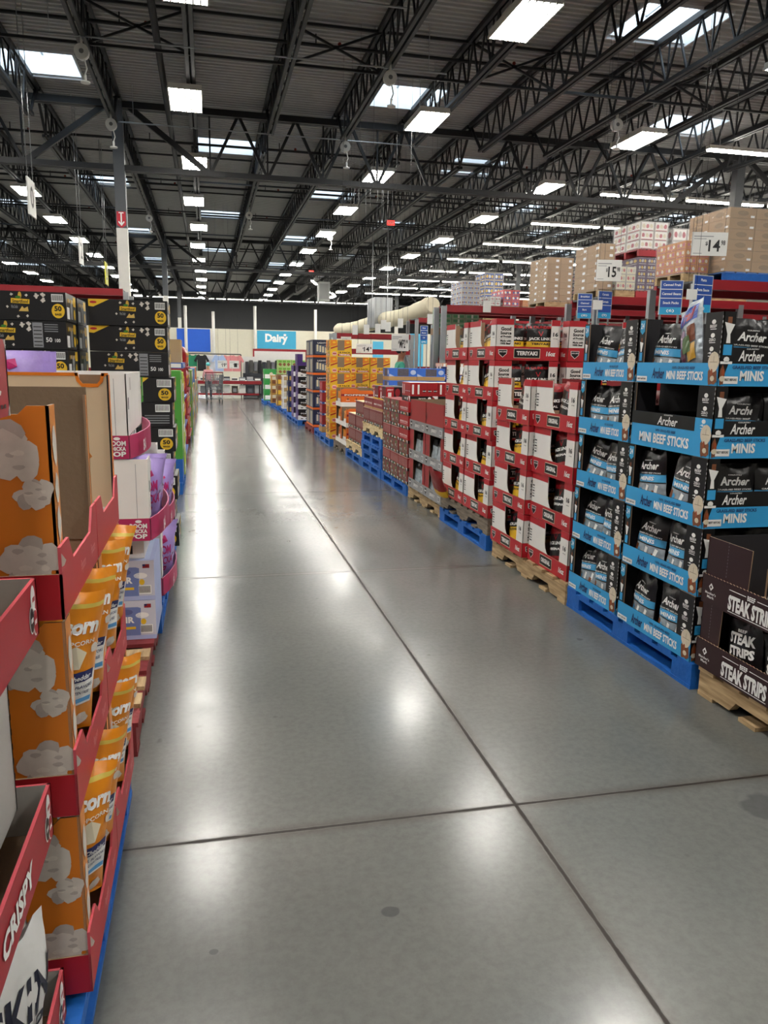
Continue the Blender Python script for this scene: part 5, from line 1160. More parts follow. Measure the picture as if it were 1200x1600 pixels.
# ================================================================ racks beyond, their loads and signs
def rack(name_lab, x0, x1, y, zs, depth=1.05, post=2.6, brace=True):
    k = Kit('storage_rack', 'rack'); n = max(1, round((x1-x0)/2.75)); st = (x1-x0)/n
    for i in range(n+1):
        m = MB()
        for yy in (0, depth): m.box(-.05, .05, yy-.04, yy+.04, 0, post, GALV)
        for z in range(4 if brace else 0): m.bar((0, 0, .2+.5*z), (0, depth, .6+.5*z), .03, .03, GALV)
        k.part('upright', m, loc=(x0+st*i, y, 0))
    for z in zs:
        for yy in (0, depth): k.part('beam', MB().box(x0+.05, x1-.05, y+yy-.035, y+yy+.035, z-.13, z, BEAMRED))
        k.part('shelf_deck', MB().box(x0+.06, x1-.06, y+.04, y+depth-.04, z-.03, z-.005, M('deck_wire', '#5d6063', .6)))
    return k.place((0, 0, 0), 0, name_lab)
rack('red beamed storage rack with the stack of brown cartons on top', 6.35, 14.6, 9.4, (1.3, 2.56), post=2.5)
rack('red beamed storage rack carrying the red banded load', 6.4, 14.65, 12.2, (1.3, 2.56), post=2.5)
rack('red beamed storage rack third behind the jerky stacks', 6.6, 14.85, 15.3, (1.3, 2.6), post=2.55)
rack('red beamed storage rack fourth behind the jerky stacks', 6.2, 14.4, 19.0, (1.3, 2.75), post=2.7)
rack('red beamed storage rack fifth behind the jerky stacks', 6.2, 14.4, 23.0, (1.3, 2.75), post=2.7)
rack('single red beam rack end directly above the jerky stacks', 4.50, 7.30, 14.7, (1.55, 2.52), depth=.5, post=2.5, brace=False)
rack('far red beam rack beside the cloth duct', 3.3, 5.4, 20.5, (1.75, 2.15), depth=.6, post=2.15)
rack('red beam rack beyond the black popcorn cartons', -9.7, -1.50, 16.2, (1.2, 2.72), post=2.66)
WRAP = M('stretch_wrap', '#e6eaec', .12, alpha=.16, var=0, spec=.8, bump=.5, bscale=14)
def load(x0, x1, y, z0, z1, base, n, deco, label, wrap=True, pal=None, depth=.9, flat=0):
    k = Kit('pallet_load', 'pallet load'); w_ = x1-x0; m = MB(); nx, nz, ny = n; dz = (z1-z0-.12)/nz
    for i in range(nx):
        for j in range(nz):
            for q in range(ny):
                a = w_*i/nx; b = depth*q/ny; g = .004
                if 0 < i < nx-1 and 0 < q < ny-1 and j < nz-1: continue
                m.box(a+g, a+w_/nx-g, b+g, b+depth/ny-g, .12+dz*j+.002, .12+dz*(j+1)-.002, base)
                if q == 0 and deco: deco(m, Vector((a+w_/nx/2, g, .12+dz*j)), X3, w_/nx-.01, dz, i+j)
                if i == 0 and deco: deco(m, Vector((g, b+depth/ny/2, .12+dz*j)), -Y3, depth/ny-.01, dz, i+j+q)
    k.part('carton_stack', m)
    p = MB()
    for i in range(7): p.box(w_*i/7+.01, w_*(i+1)/7-.02, 0, depth, .10, .118, pal or PINE)
    for b in (0, depth/2-.03, depth-.06): p.box(0, w_, b, b+.06, 0, .10, pal or PINE)
    k.part('pallet', p)
    if wrap: k.part('stretch_wrap', MB().box(-.008, w_+.008, -.008, depth+.008, .10, z1-z0+.006, WRAP))
    return k.place((x0, y, z0), 0, label)
BRC = M('brown_carton_paper', '#a8865e', .7); TANC = M('tan_carton_paper', '#b39468', .7)
def l_lab(mb, O, U, wd, h, i): mb.rect(wd*.15, wd*.38, h*.3, h*.65, O, U, Z3, INK, .001)
def l_oval(mb, O, U, wd, h, i): mb.disc(0, h*.5, wd*.22, h*.25, O, U, Z3, M('oval_print', '#8f7450', .7), .001, 12); mb.rect(wd*.3, wd*.45, h*.1, h*.3, O, U, Z3, INK, .001)
def l_mix(c1, c2, c3):
    def f(mb, O, U, wd, h, i):
        mb.rect(-wd*.44, wd*.44, h*.08, h*.92, O, U, Z3, c1, .001)
        for q in range(3): mb.disc(-wd*.28+wd*.28*q, h*.5, wd*.12, h*.25, O, U, Z3, (c2, c3)[(q+i) % 2], .002, 8, .2, q+i)
        mb.rect(-wd*.4, wd*.4, h*.02, h*.1, O, U, Z3, c3, .0025)
    return f
ROSE = M('rose_print', '#b5606a', .5); PLUM = M('plum_print', '#4b2f55', .5); GREYP = M('pale_can_print', '#b9b3ae', .5)
load(6.80, 8.0, 9.45, 2.565, 3.50, BRC, (3, 6, 2), l_oval, 'tall wrapped stack of brown cartons at the rack end', pal=BLUEWOOD)
load(8.15, 9.3, 9.45, 2.565, 3.3, TANC, (3, 4, 2), l_lab, 'wrapped tan carton stack behind the tall brown one')
load(6.38, 6.76, 9.75, 2.565, 3.10, M('orange_bag_print', '#c07a34', .5), (2, 4, 3), l_mix(M('orange_bag_print'), CREAM, ROSE), 'narrow orange and pink wrapped load beside the brown carton stack', depth=.7)
load(7.14, 7.66, 12.25, 3.24, 3.80, GREYP, (2, 3, 2), l_mix(WHITE, CREAM, ROSE), 'white load with red bands on top of the plum coloured load', pal=M('red_plastic', '#a3323a', .5))
load(7.14, 7.66, 12.25, 2.565, 3.22, PLUM, (3, 5, 2), l_mix(PLUM, M('gold_print'), GREYP), 'plum and gold wrapped load under the white one', pal=M('red_plastic'))
load(7.75, 8.3, 12.25, 2.565, 3.72, GREYP, (2, 5, 2), l_mix(WHITE, ROSE, GREYP), 'white and rose wrapped load beside the plum one')
load(8.4, 9.3, 12.25, 2.565, 3.8, M('pale_rose_card', '#c9a29a', .5), (3, 5, 2), l_mix(WHITE, ROSE, CREAM), 'pale rose wrapped load behind the hanging price board')
load(6.46, 6.73, 12.3, 2.565, 3.42, BRC, (1, 6, 2), l_lab, 'slim brown carton stack behind the fifteen sign', depth=.9)
load(6.76, 7.12, 12.25, 2.565, 3.06, GREYP, (2, 3, 2), l_mix(M('ivory_print'), ROSE, GREYP), 'small wood framed load of pale packs', depth=.8)
load(6.92, 7.50, 15.4, 2.605, 3.60, BRC, (2, 7, 2), l_lab, 'tall wrapped brown carton stack over the single red beam')
load(7.58, 7.95, 15.4, 2.605, 3.4, GREYP, (1, 5, 2), l_mix(BLACK, GREYP, ROSE), 'dark and pale packs beside the tall brown stack')
load(8.2, 9.3, 15.4, 2.605, 3.3, TANC, (3, 4, 2), l_lab, 'tan carton load on the third rack')
load(6.30, 6.78, 19.1, 2.755, 3.46, GREYP, (3, 5, 2), l_mix(GREYP, SPICE, SIGNB), 'silver and brown wrapped load on the fourth rack')
load(7.05, 7.35, 19.1, 2.755, 3.1, GREYP, (2, 2, 2), l_mix(WHITE, ROSE, GREYP), 'small white and rose load on the fourth rack')
load(7.42, 7.86, 19.1, 2.755, 3.28, M('bright_red_print'), (2, 3, 2), l_mix(M('bright_red_print'), INK, SIGNB), 'red and white wrapped load on the fourth rack')
load(7.95, 8.2, 19.1, 2.755, 3.05, M('orange_bag_print'), (1, 2, 2), None, 'small orange load on the fourth rack')
load(8.35, 8.95, 23.1, 2.755, 4.15, GREYP, (2, 6, 2), l_mix(SIGNB, INK, YELLOW), 'tall wrapped stack of blue and white packs in front of the steel column')
wt = MB()
for i in range(3):
    for j in range(4): wt.box(.29*i, .29*i+.28, 0, .4, .092*j, .092*j+.086, M('pale_green_case', '#9fb79a', .35)); wt.rect(.29*i+.03, .29*i+.25, .092*j+.02, .092*j+.07, (0, 0, 0), X3, Z3, M('mint_print', '#5f9a72', .4), .001); wt.rect(.29*i+.12, .29*i+.16, .092*j+.01, .092*j+.08, (0, 0, 0), X3, Z3, INK, .002)
Kit('water_case_stack', 'water cases').part('water_case_stack', wt).place((4.60, 14.76, 1.557), 0, 'pale green water bottle cases on the lower shelf of the single beam rack')
Kit('water_case_stack', 'water cases').part('water_case_stack', wt).place((4.56, 15.27, 2.117), 0, 'higher stack of pale green water cases behind the single red beam')
tb_ = MB().box(4.53, 5.45, 15.26, 15.70, 1.98, 2.11, KRAFT).box(4.55, 5.43, 15.28, 15.68, 0, 1.98, M('grey_bottle_case', '#77808a', .4))
tb_.build('bottle_case_stack', label='grey stack of bottle cases under the higher pale green cases', cat='cases')
def d_gr(mb, O, U, wd, h, i):
    for j in range(4): mb.rect(-wd*.46+wd*.24*j, -wd*.26+wd*.24*j, h*.1, h*.85, O, U, Z3, M('plum_can', '#6a5360', .5), .001)
    mb.rect(-wd/2, wd/2, 0, h*.12, O, U, Z3, NAVY, .002)
c_gr = carton('can_case', .34, .35, .15, M('pale_can_print'), d_gr)
for t in range(2):
    for j in range(3): c_gr.place((7.10+.35*j, 9.5, 1.33+.155*t+.67*0), 0, 'plum can case on the lower rack shelf, %s tier, %s from the rack end' % (ORD[t], ORD[j]), 'plum can cases')
# ---------------------------------------------------------------- hanging boards
def board(x, y, z, w_, h, lines, label, rz=0.0, foot='', top=5.9):
    k = Kit('hanging_sign', 'sign'); m = MB().box(-w_/2, w_/2, 0, .02, 0, h, M('board_edge', '#b9bcbf', .5)); n = len(lines); fh = h*.22 if foot else 0
    for s in (0, 1):
        O = Vector((0, -.001 if s == 0 else .021, 0)); U = X3 if s == 0 else -X3
        m.rect(-w_/2+.01, w_/2-.01, fh, h-.01, O, U, Z3, SIGNB, .001)
        if foot: m.rect(-w_/2+.01, w_/2-.01, .005, fh, O, U, Z3, SIGNC, .001); m.text(foot, -.05, .05, fh*.3, fh*.75, O, U, Z3, INK, .003)
        st = (h-fh)/n
        for i, t in enumerate(lines):
            b = h-st*(i+1)
            if t: m.text(t, -w_*.42, w_*.42, b+st*.36, b+st*.64, O, U, Z3, INK, .003, fit=False)
            if i: m.rect(-w_/2+.01, w_/2-.01, b+st-.004, b+st+.004, O, U, Z3, INK, .003)
    k.part('board', m)
    for s in (-.4, .4): k.part('post', MB().box(s*w_-.012, s*w_+.012, .022, .04, -z, h, GALV), loc=(0, 0, 0))
    return k.place((x, y, z), rz, label)
board(5.84, 9.15, 2.07, .29, .43, ['Canned Fruit', 'Canned Beans', 'Snack Packs'], 'blue aisle board reading Canned Fruit, Canned Beans and Snack Packs', foot='(6)', rz=-.25)
board(6.29, 9.15, 2.11, .33, .47, ['Pasta', 'Pasta Sauce', ''], 'blue aisle board reading Pasta and Pasta Sauce', foot='(7)', rz=.2)
board(6.06, 11.95, 2.17, .24, .40, ['Breakfast', 'Oatmeal', 'Bars'], 'narrow blue aisle board reading Breakfast', foot='(8)', rz=-.25)
board(6.42, 11.95, 2.18, .28, .44, ['Cereals', 'Cereals', ''], 'blue aisle board reading Cereals', foot='(9)', rz=.2)
board(4.70, 16.8, 1.82, .17, .40, ['Rice', 'Beans', 'Oil'], 'far narrow blue aisle board beside the white panels', foot='(4)', rz=-.3)
board(4.95, 16.8, 1.82, .19, .42, ['Snacks', '', ''], 'far narrow blue aisle board next to the jerky boxes', foot='(5)', rz=.3)
def price(x, y, z, w_, h, txt, sup, label, rz=0.0, hang=None):
    k = Kit('price_sign', 'price sign'); m = MB().box(-w_/2, w_/2, 0, .008, 0, h, M('sign_white', '#dcdcd8', .5)); O = Vector((0, 0, 0))
    if txt:
        m.text('$', -w_*.12, -w_*.05, h*.42, h*.60, O, X3, Z3, BLACK); m.text(txt, -w_*.03, w_*.30, h*.18, h*.68, O, X3, Z3, BLACK, bold=.02); m.text(sup, w_*.32, w_*.44, h*.45, h*.66, O, X3, Z3, BLACK)
        m.rect(-w_*.45, w_*.1, h*.80, h*.84, O, X3, Z3, GREY); m.rect(-w_*.45, -w_*.1, h*.70, h*.73, O, X3, Z3, GREY); m.rect(-w_*.45, -w_*.2, h*.08, h*.11, O, X3, Z3, GREY)
    k.part('card', m)
    if hang:
        for s in (-.4, .4): k.part('cord', MB().tube([(s*w_, .004, h-.01), (s*w_, .004, hang-z)], .0025, STEEL, 4))
    return k.place((x, y, z), rz, label)
price(6.36, 9.2, 2.83, .46, .29, '14', '98', 'large white price sign reading 14 above the pasta board', rz=-.22, hang=6.785)
price(6.37, 11.8, 2.76, .40, .33, '15', '98', 'large white price sign reading 15 above the cereal board', rz=-.25, hang=6.785)
price(6.07, 9.05, 2.26, .15, .13, '', '', 'small blank white card between the two blue pasta aisle boards', hang=6.785)
price(6.24, 11.85, 2.31, .17, .15, '', '', 'small blank white card between the two narrow blue boards', hang=6.785)
price(2.70, 13.50, 1.56, .29, .16, '14', '98', 'white price card reading 14.98 hanging over the lower yellow cartons', hang=6.785)
price(2.62, 14.9, 1.62, .20, .26, '14', '98', 'white price card reading 14 beside the arched navy light packs', hang=6.785)
price(3.84, 15.5, 1.64, .36, .34, 'MP2', '98', 'pale price placard hiding the head of the person in green', hang=6.785)
for j, (x, y, z) in enumerate(((5.35, 18.6, 2.35), (4.95, 20.0, 2.3), (4.62, 20.0, 2.2), (4.35, 20.0, 2.15), (3.75, 20.0, 2.1), (4.05, 20.0, 2.12), (4.5, 20.0, 2.25))):
    price(x, y, z, .14, .24, '', '', 'far white price card by the cloth duct, %s of the row' % ORD[j], hang=6.80, rz=-.3)
price(5.35, 14.62, 2.40, .16, .22, '', '', 'small white card clipped to the single red beam')
# ---------------------------------------------------------------- cloth air duct and its box
DW = M('cream_duct_cloth', '#d6cdb2', .7, bump=.2, bscale=6)
k = Kit('air_duct', 'air duct'); m = MB()
n = 14
for a, b in (((6.98, 24.0, 3.22), (6.70, 29.6, 3.02)), ((6.62, 31.0, 3.0), (6.35, 38.5, 2.98))):
    pts = []; r = []
    for i in range(n+1):
        t = i/n; p = Vector(a).lerp(Vector(b), t); p.z -= .10*math.sin(PI*t); pts.append(p); r.append(.29*(.8 if i in (0, n) and ((a[1] < 25 and i == 0) or (b[1] > 38 and i == n)) else 1)+.012*math.sin(i*2.1))
    k.part('cloth_sleeve', MB().tube(pts, r, DW, 14))
k.part('sheet_metal_box', MB().box(6.30, 7.0, 29.6, 31.0, 2.75, 3.85, GALV))
for x in (6.35, 6.95): k.part('hanger', MB().bar((x, 30.3, 3.85), (x, 30.3, DECK), .03, .03, GALV))
k.place((0, 0, 0), 0, 'cream cloth air duct with a sheet metal box hanging above the far racks')
hu = Kit('unit_heater', 'heater').part('cabinet', MB().box(-.28, .28, 0, .6, 0, .95, M('pale_grey_enamel', '#a7a9a6', .5))).part('grille', MB().box(-.22, .22, -.01, 0, .1, .85, M('grille_grey', '#8c8e8c', .5)))
for s in (-.2, .2): hu.part('hanger', MB().bar((s, .3, .95), (s, .3, 2.33), .02, .02, STEEL))
hu.place((5.9, 40, 4.42), 0, 'pale grey unit heater hanging under the far joists')
# exit signs
for i, (x, y, z) in enumerate(((5.72, 24.6, 5.62), (5.1, 38.9, 5.62))):
    k = Kit('exit_sign', 'exit sign'); m = MB().box(-.12, .12, 0, .06, 0, .15, M('exit_red', '#d8433c', .4, emit=.8)); m.text('EXIT', -.09, .09, .035, .115, (0, 0, 0), X3, Z3, INK, bold=.03); k.part('panel', m); k.part('stem', MB().bar((0, .03, .15), (0, .03, 1.165), .02, .02, STEEL))
    k.place((x, y, z), 0, 'red EXIT sign under the joists, %s' % ('above the red meat cartons' if i == 0 else 'far one beside the unit heater'))
# pull cord reels on the joists
rl = Kit('cord_reel', 'cord reel')
m = MB().tube([(0, -.05, -.20), (0, .05, -.20)], .105, M('reel_white', '#d9d8d2', .4), 18); m.tube([(0, -.052, -.20), (0, -.05, -.20)], .035, M('grey_hub', '#6a6a6a', .5), 10); rl.part('drum', m)
rl.part('bracket', MB().bar((0, 0, .05), (0, 0, -.2), .05, .03, WPAINT)); rl.part('cord', MB().tube([(.03, 0, -.29), (.06, 0, -.42), (.03, 0, -.5)], .012, INK, 5)); rl.part('weight', MB().tube([(.03, 0, -.5), (.03, 0, -.6)], [.02, .02], INK, 6).tube([(.03, 0, -.62), (.03, 0, -.60)], .07, INK, 10))
for j, (x, y, w_) in enumerate(((COLX, 13.1, 'first before the arrow column'), (COLX, 16.75, 'at the arrow column'), (COLX+JS*3, 17.0, 'over the aisle girder'), (COLX+JS*3, 12.9, 'above the aisle nearest the lamp row'), (COLX+JS*6, 14.1, 'over the racks'), (COLX+JS*2, 25.5, 'farther on above the aisle'), (COLX+JS*4, 29, 'far one by the exit sign'), (COLX, 27, 'on the arrow column line farther on'), (COLX-JS*3, 24.5, 'past the arrow column'))):
    rl.place((x, y, 6.02), 0, 'white pull cord reel under a joist, %s' % w_, 'cord reels')
# number boards past the arrow column
def numb(x, y, z, t, col, label):
    k = Kit('number_sign', 'sign'); m = MB().box(-.012, .012, -.26, .26, 0, .56, col); 
    m.text(t, -.12, .12, .12, .46, (.012, 0, 0), Y3, Z3, BLACK); m.text(t, -.12, .12, .12, .46, (-.012, 0, 0), -Y3, Z3, BLACK); k.part('board', m)
    for s in (-.2, .2): k.part('cord', MB().tube([(0, s, .56), (0, s, 6.785-z)], .006, GALV, 4))
    k.place((x, y, z), .0, label)
SW = M('sign_white', '#dcdcd8', .5)
numb(-2.66, 13.9, 3.6, '0', SW, 'white aisle number board hanging before the arrow column'); numb(-2.62, 18.6, 3.4, '2', SW, 'white aisle number board hanging just behind the arrow column line'); numb(-2.5, 22, 3.28, '!', M('sign_yellow', '#c9c33a', .5), 'yellow diamond like board hanging farther down')
# pipes above the aisle
MB().tube([(-.62, YB, 6.22), (-.62, 58, 6.22)], .055, STEEL, 10).build('sprinkler_main_pipe', label='black sprinkler main pipe running along above the aisle', cat='pipe')
for j, y in enumerate((9.6, 10.9, 13.0, 17.2, 21.4)):
    m = MB().tube([(-4+.8*j, y, 6.0), (1.5+1.2*j, y, 6.0)], .014, GALV, 6)
    for x in (-4+.8*j+.3, 1.2+1.2*j): m.tube([(x, y, 6.0), (x, y, 6.7)], .006, GALV, 5)
    m.build('conduit', label='thin bright conduit crossing below the joists, %s from the camera' % ORD[j], cat='conduit', group='bright conduits')
# ================================================================ the end of the hall
CW = M('cream_wall_paint', '#d8d3c0', .6)
MB().box(-7, 14.5, 50, 50.15, 0, 3.3, CW).build('wall_end', kind='structure')
sg = Kit('wall_sign', 'sign'); m = MB().box(-1.22, 1.22, -.05, 0, 0, 1.1, M('dairy_blue', '#3aa2c8', .5)); m.text('Dairy', -.72, .70, .26, .92, (0, -.05, 0), X3, Z3, INK, .004, bold=.045); m.disc(.52, .86, .09, .07, (0, -.05, 0), X3, Z3, INK, .004, 10)
sg.part('board', m).place((4.34, 49.99, 2.15), 0, 'sky blue wall sign lettered Dairy')
MB().box(-1.0, 1.0, -.05, 0, 0, 1.37, M('cobalt_panel', '#1f5fd0', .5)).build('wall_panel', None, (-.75, 49.99, 1.88), 0, 'plain cobalt blue panel on the cream end wall', 'panel')
cy = M('cyan_panel', '#4fb2d8', .5)
m = MB().box(-.35, .35, -.05, 0, 0, 1.4, cy); m.text('breakfast', -.26, .26, .55, .85, (0, -.05, 0), X3, Z3, INK, .004)
m.build('wall_panel', None, (10.9, 49.99, 1.35), 0, 'sky blue panel with white lettering on the end wall', 'panel')
MB().box(-.45, .45, -.05, 0, 0, 2.2, cy).build('wall_panel', None, (13.5, 49.99, 1.1), 0, 'tall plain sky blue panel at the end wall corner', 'panel')
for j, (x, h) in enumerate(((-1.2, 4.6), (2.98, 4.7), (6.75, 4.6), (.45, 4.3))):
    MB().tube([(x, 49.6, 0), (x, 49.6, h)], .09, WPAINT, 8).build('white_post', None, (0, 0, 0), 0, 'slim white post before the cream end wall, %s from the cobalt panel' % ORD[j], 'post', 'slim white posts')
# dairy case with a red frame
k = Kit('dairy_case', 'cooler'); m = MB().box(2.6, 5.4, 44, 44.9, 0, .5, M('case_white', '#d2d2ce', .5)).box(2.6, 5.4, 44.8, 44.9, 0, 2.0, M('case_white'))
k.part('cabinet', m)
m = MB().box(2.5, 5.5, 43.9, 44.0, 1.92, 2.04, BEAMRED)
for x in (2.5, 5.42): m.box(x, x+.08, 43.9, 44, 0, 1.92, BEAMRED)
k.part('red_frame', m)
for z in (.9, 1.35): k.part('shelf', MB().box(2.62, 5.38, 44.1, 44.8, z, z+.04, M('case_white')))
k.place((0, 0, 0), 0, 'dairy case with a red frame below the Dairy sign')
# clothing tables
k = Kit('display_table', 'table')
k.part('table_top', MB().box(-.95, 1.95, 29.0, 30.0, .62, .66, M('case_white'))).part('red_apron', MB().box(-.95, 1.95, 28.97, 29.0, .54, .66, BEAMRED)).part('lower_shelf', MB().box(-.9, 1.9, 29.05, 29.95, .14, .2, BEAMRED))
for x in (-.9, 1.86):
    for y in (29.05, 29.9): k.part('leg', MB().box(x, x+.05, y, y+.05, 0, .62, STEEL))
k.place((0, 0, 0), 0, 'red edged display table at the end of the aisle')
cols = ['#c9c9c8', '#8f9296', '#d8d8d4', '#5c6068', '#b8b8ba', '#3b3f48', '#cfd0cc', '#747a80', '#a8a9aa', '#4a4340']
for j in range(10):
    c_ = M('folded_%d' % j, cols[j], .7); MB().box(-.11, .11, 0, .3, 0, .10+.02*(j % 3), c_).box(-.10, .10, -.002, 0, .02, .08, M('folded_%d' % ((j+3) % 10), cols[(j+3) % 10], .7)).build('folded_clothes_box', None, (-.7+.28*j, 29.1, .662), 0, 'box of folded clothes on the red edged table, %s from the cart' % ORD[j], 'clothes box', 'boxes on the red edged table')
    MB().box(-.11, .11, 0, .3, 0, .26+.03*(j % 2), M('folded_%d' % ((j*3+1) % 10), cols[(j*3+1) % 10], .7)).box(-.06, .06, -.002, 0, .05, .18, M('folded_%d' % ((j+5) % 10), cols[(j+5) % 10], .7)).build('folded_clothes_box', None, (-.7+.28*j, 29.12, .203), 0, 'picture box on the lower shelf of the red edged table, %s from the cart' % ORD[j], 'clothes box', 'boxes on the lower table shelf')
k = Kit('clothes_rack', 'clothes rack'); k.part('rail', MB().tube([(-.75, 31, 1.62), (1.3, 31, 1.62)], .02, STEEL, 6))
for x in (-.75, 1.3): k.part('post', MB().box(x-.02, x+.02, 30.98, 31.02, 0, 1.62, STEEL))
k.place((0, 0, 0), 0, 'black clothes rail with shirts behind the red edged table')
def shirt(c): 
    s = MB(); o = [(-.10, .62), (-.17, .60), (-.29, .38), (-.22, .33), (-.16, .44), (-.16, 0), (.16, 0), (.16, .44), (.22, .33), (.29, .38), (.17, .60), (.10, .62), (.05, .58), (-.05, .58)]
    return s.sheet(o, (0, 0, 0), X3, Z3, .05, c)
for j, (h, n_) in enumerate((('#1f7a57', 'green'), ('#17181c', 'black'), ('#c9cbd2', 'white'), ('#9fb3d8', 'light blue'), ('#d98a8c', 'pink'), ('#d08285', 'rose pink'))):
    shirt(M('cloth_'+n_.replace(' ', '_'), h, .8)).build('shirt', None, (-.52+.33*j, 30.93-.06*(j % 2), .97), 0, '%s shirt hanging on the clothes rail at the end of the aisle' % n_, 'shirt', 'hanging shirts')
for j in range(2): price(.55+.42*j, 28.9, 1.10, .34, .28, ('19', '1')[j], ('98', '29')[j], 'white price card over the red edged table, %s from the cart' % ORD[j], hang=6.785) 
dk = MB()
for j in range(9): dk.box(1.5+.17*j, 1.62+.17*j, 31.5, 31.7, .9+.05*(j % 3), 1.35+.06*(j % 2), M('dark_goods_%d' % (j % 4), ('#2a2c33', '#4c4a48', '#6b6b70', '#1a1b1f')[j % 4], .7))
dk.box(1.4, 3.1, 31.4, 31.9, 0, .9, M('dark_goods_0')).box(1.4, 3.1, 31.72, 31.8, .9, 1.55, M('case_white'))
dk.build('goods_stand', label='dark stand of small goods right of the hanging shirts', cat='stand')
# shopping cart
k = Kit('shopping_cart', 'cart'); WIRE = M('cart_wire', '#6b6e72', .4, metal=.4)
m = MB(); A = [(-.24, 0, .45), (.24, 0, .45), (.30, 0, .92), (-.30, 0, .92)]; B = [(-.18, .78, .52), (.18, .78, .52), (.23, .85, .90), (-.23, .85, .90)]
for q in (A, B):
    for i in range(4): m.bar(q[i], q[(i+1) % 4], .015, .015, WIRE)
for i in range(4): m.bar(A[i], B[i], .015, .015, WIRE)
def lp(a, b, t): return Vector(a).lerp(Vector(b), t)
for i in range(1, 9):
    t = i/9
    m.bar(lp(A[0], A[1], t), lp(A[3], A[2], t), .013, .013, WIRE); m.bar(lp(A[0], A[1], t), lp(B[0], B[1], t), .013, .013, WIRE); m.bar(lp(B[0], B[1], t), lp(B[3], B[2], t), .013, .013, WIRE)
    for a, b, c_, d_ in ((0, 3, 0, 3), (1, 2, 1, 2)): m.bar(lp(A[a], B[a], t), lp(A[b], B[b], t), .013, .013, WIRE)
for t in (.33, .66):
    m.bar(lp(A[0], A[3], t), lp(A[1], A[2], t), .013, .013, WIRE); m.bar(lp(A[0], A[3], t), lp(B[0], B[3], t), .013, .013, WIRE); m.bar(lp(A[1], A[2], t), lp(B[1], B[2], t), .013, .013, WIRE)
k.part('basket', m); k.part('handle', MB().tube([(-.28, -.10, 1.0), (.28, -.10, 1.0)], .018, BEAMRED, 8))
m = MB()
for s in (-1, 1): m.bar((s*.27, -.10, 1.0), (s*.25, .05, .14), .025, .025, WIRE); m.bar((s*.25, .05, .14), (s*.20, .80, .16), .025, .025, WIRE); m.bar((s*.20, .7, .16), (s*.18, .7, .52), .02, .02, WIRE)
m.bar((-.25, .05, .14), (.25, .05, .14), .02, .02, WIRE)
for i in range(8): m.bar((-.22+.063*i, .08, .17), (-.18+.05*i, .78, .17), .013, .013, WIRE)
k.part('frame', m)
for x, y in ((-.25, .06), (.25, .06), (-.20, .74), (.20, .74)): k.part('wheel', MB().tube([(x-.015, y, .06), (x+.015, y, .06)], .06, BLACK, 12))
k.place((.22, 25.9, 0), .05, 'empty grey wire shopping cart near the end of the aisle')
# ---------------------------------------------------------------- people
def person(loc, rz, H, skin, shirt_m, legs_m, hat_m, label, hat='cap'):
    s = H/1.75
    J = [((0,0,.95),.135), ((0,.01,1.15),.125), ((0,.01,1.36),.14), ((0,0,1.47),.062), ((0,-.02,1.56),.075), ((0,-.02,1.67),.092), ((0,-.02,1.735),.06)]
    E = [(i, i+1) for i in range(6)]
    def chain(root, pts):
        p = root
        for q in pts: J.append(q); E.append((p, len(J)-1)); p = len(J)-1
        return p
    for x in (-1, 1):
        chain(0, [((x*.09,0,.88),.10), ((x*.10,-.01,.50),.062), ((x*.10,.02,.09),.042), ((x*.11,-.13,.035),.035)])
        wr = chain(2, [((x*.17,.01,1.40),.068), ((x*.23,.03,1.13),.045), ((x*.22,-.14,.95),.032), ((x*.21,-.21,.93),.030)])
        for f in range(4): chain(wr, [((x*(.185+.016*f),-.26,.925),.009), ((x*(.185+.016*f),-.30+.004*f,.905),.008)])
        chain(wr, [((x*.175,-.23,.95),.010), ((x*.165,-.26,.945),.008)])
    chain(5, [((0,-.115,1.645),.014)])
    me = bpy.data.meshes.new('person'); me.from_pydata([tuple(Vector(p)*s) for p, r in J], E, []); ob = bpy.data.objects.new('person', me); C.objects.link(ob)
    sk_ = ob.modifiers.new('Skin', 'SKIN'); sv = me.skin_vertices[0].data
    for i, (p, r) in enumerate(J): sv[i].radius = (r*s, r*s)
    sv[0].use_root = True
    ob.modifiers.new('Subd', 'SUBSURF').levels = 2
    dg = bpy.context.evaluated_depsgraph_get(); bm_ = bpy.data.meshes.new_from_object(ob.evaluated_get(dg)); bpy.data.objects.remove(ob)
    for m_ in (skin, shirt_m, legs_m, BLACK): bm_.materials.append(m_)
    for p in bm_.polygons:
        c = p.center/s; p.use_smooth = True
        arm = abs(c.x) > .15 and c.z > .8
        p.material_index = 3 if c.z < .075 else 0 if (c.z > 1.455 or (arm and c.z < 1.2 and abs(c.x) > .16 and c.z < 1.12)) else 1 if c.z > .93 else 2
    o = bpy.data.objects.new('person', bm_); C.objects.link(o); o.location = loc; o.rotation_euler = (0, 0, rz); tag(o, label, 'person')
    h = MB().ball((0, -.005*s, 1.70*s), (.098*s, .108*s, .085*s), hat_m, 14, 8)
    if hat == 'cap': h.box(-.07*s, .07*s, -.19*s, -.08*s, 1.69*s, 1.70*s, hat_m)
    h.build('hat' if hat else 'hair', o)
    for x in (-1, 1): MB().ball((x*.035*s, -.105*s, 1.665*s), .012*s, BLACK, 8, 5).build('eye', o); MB().ball((x*.094*s, 0, 1.64*s), (.012*s, .02*s, .032*s), skin, 8, 5).build('ear', o)
    MB().box(-.03*s, .03*s, -.108*s, -.10*s, 1.592*s, 1.60*s, M('lip', '#7a4038', .6)).build('mouth', o)
    return o
person((4.0, 16.1, 0), PI/2, 1.72, M('skin_brown', '#8a5a40', .5), M('green_shirt', '#3f9a80', .8), M('dark_trousers', '#2a2d38', .8), M('dark_cap', '#222126', .8), 'person in a green shirt and dark cap behind the bright blue cartons')
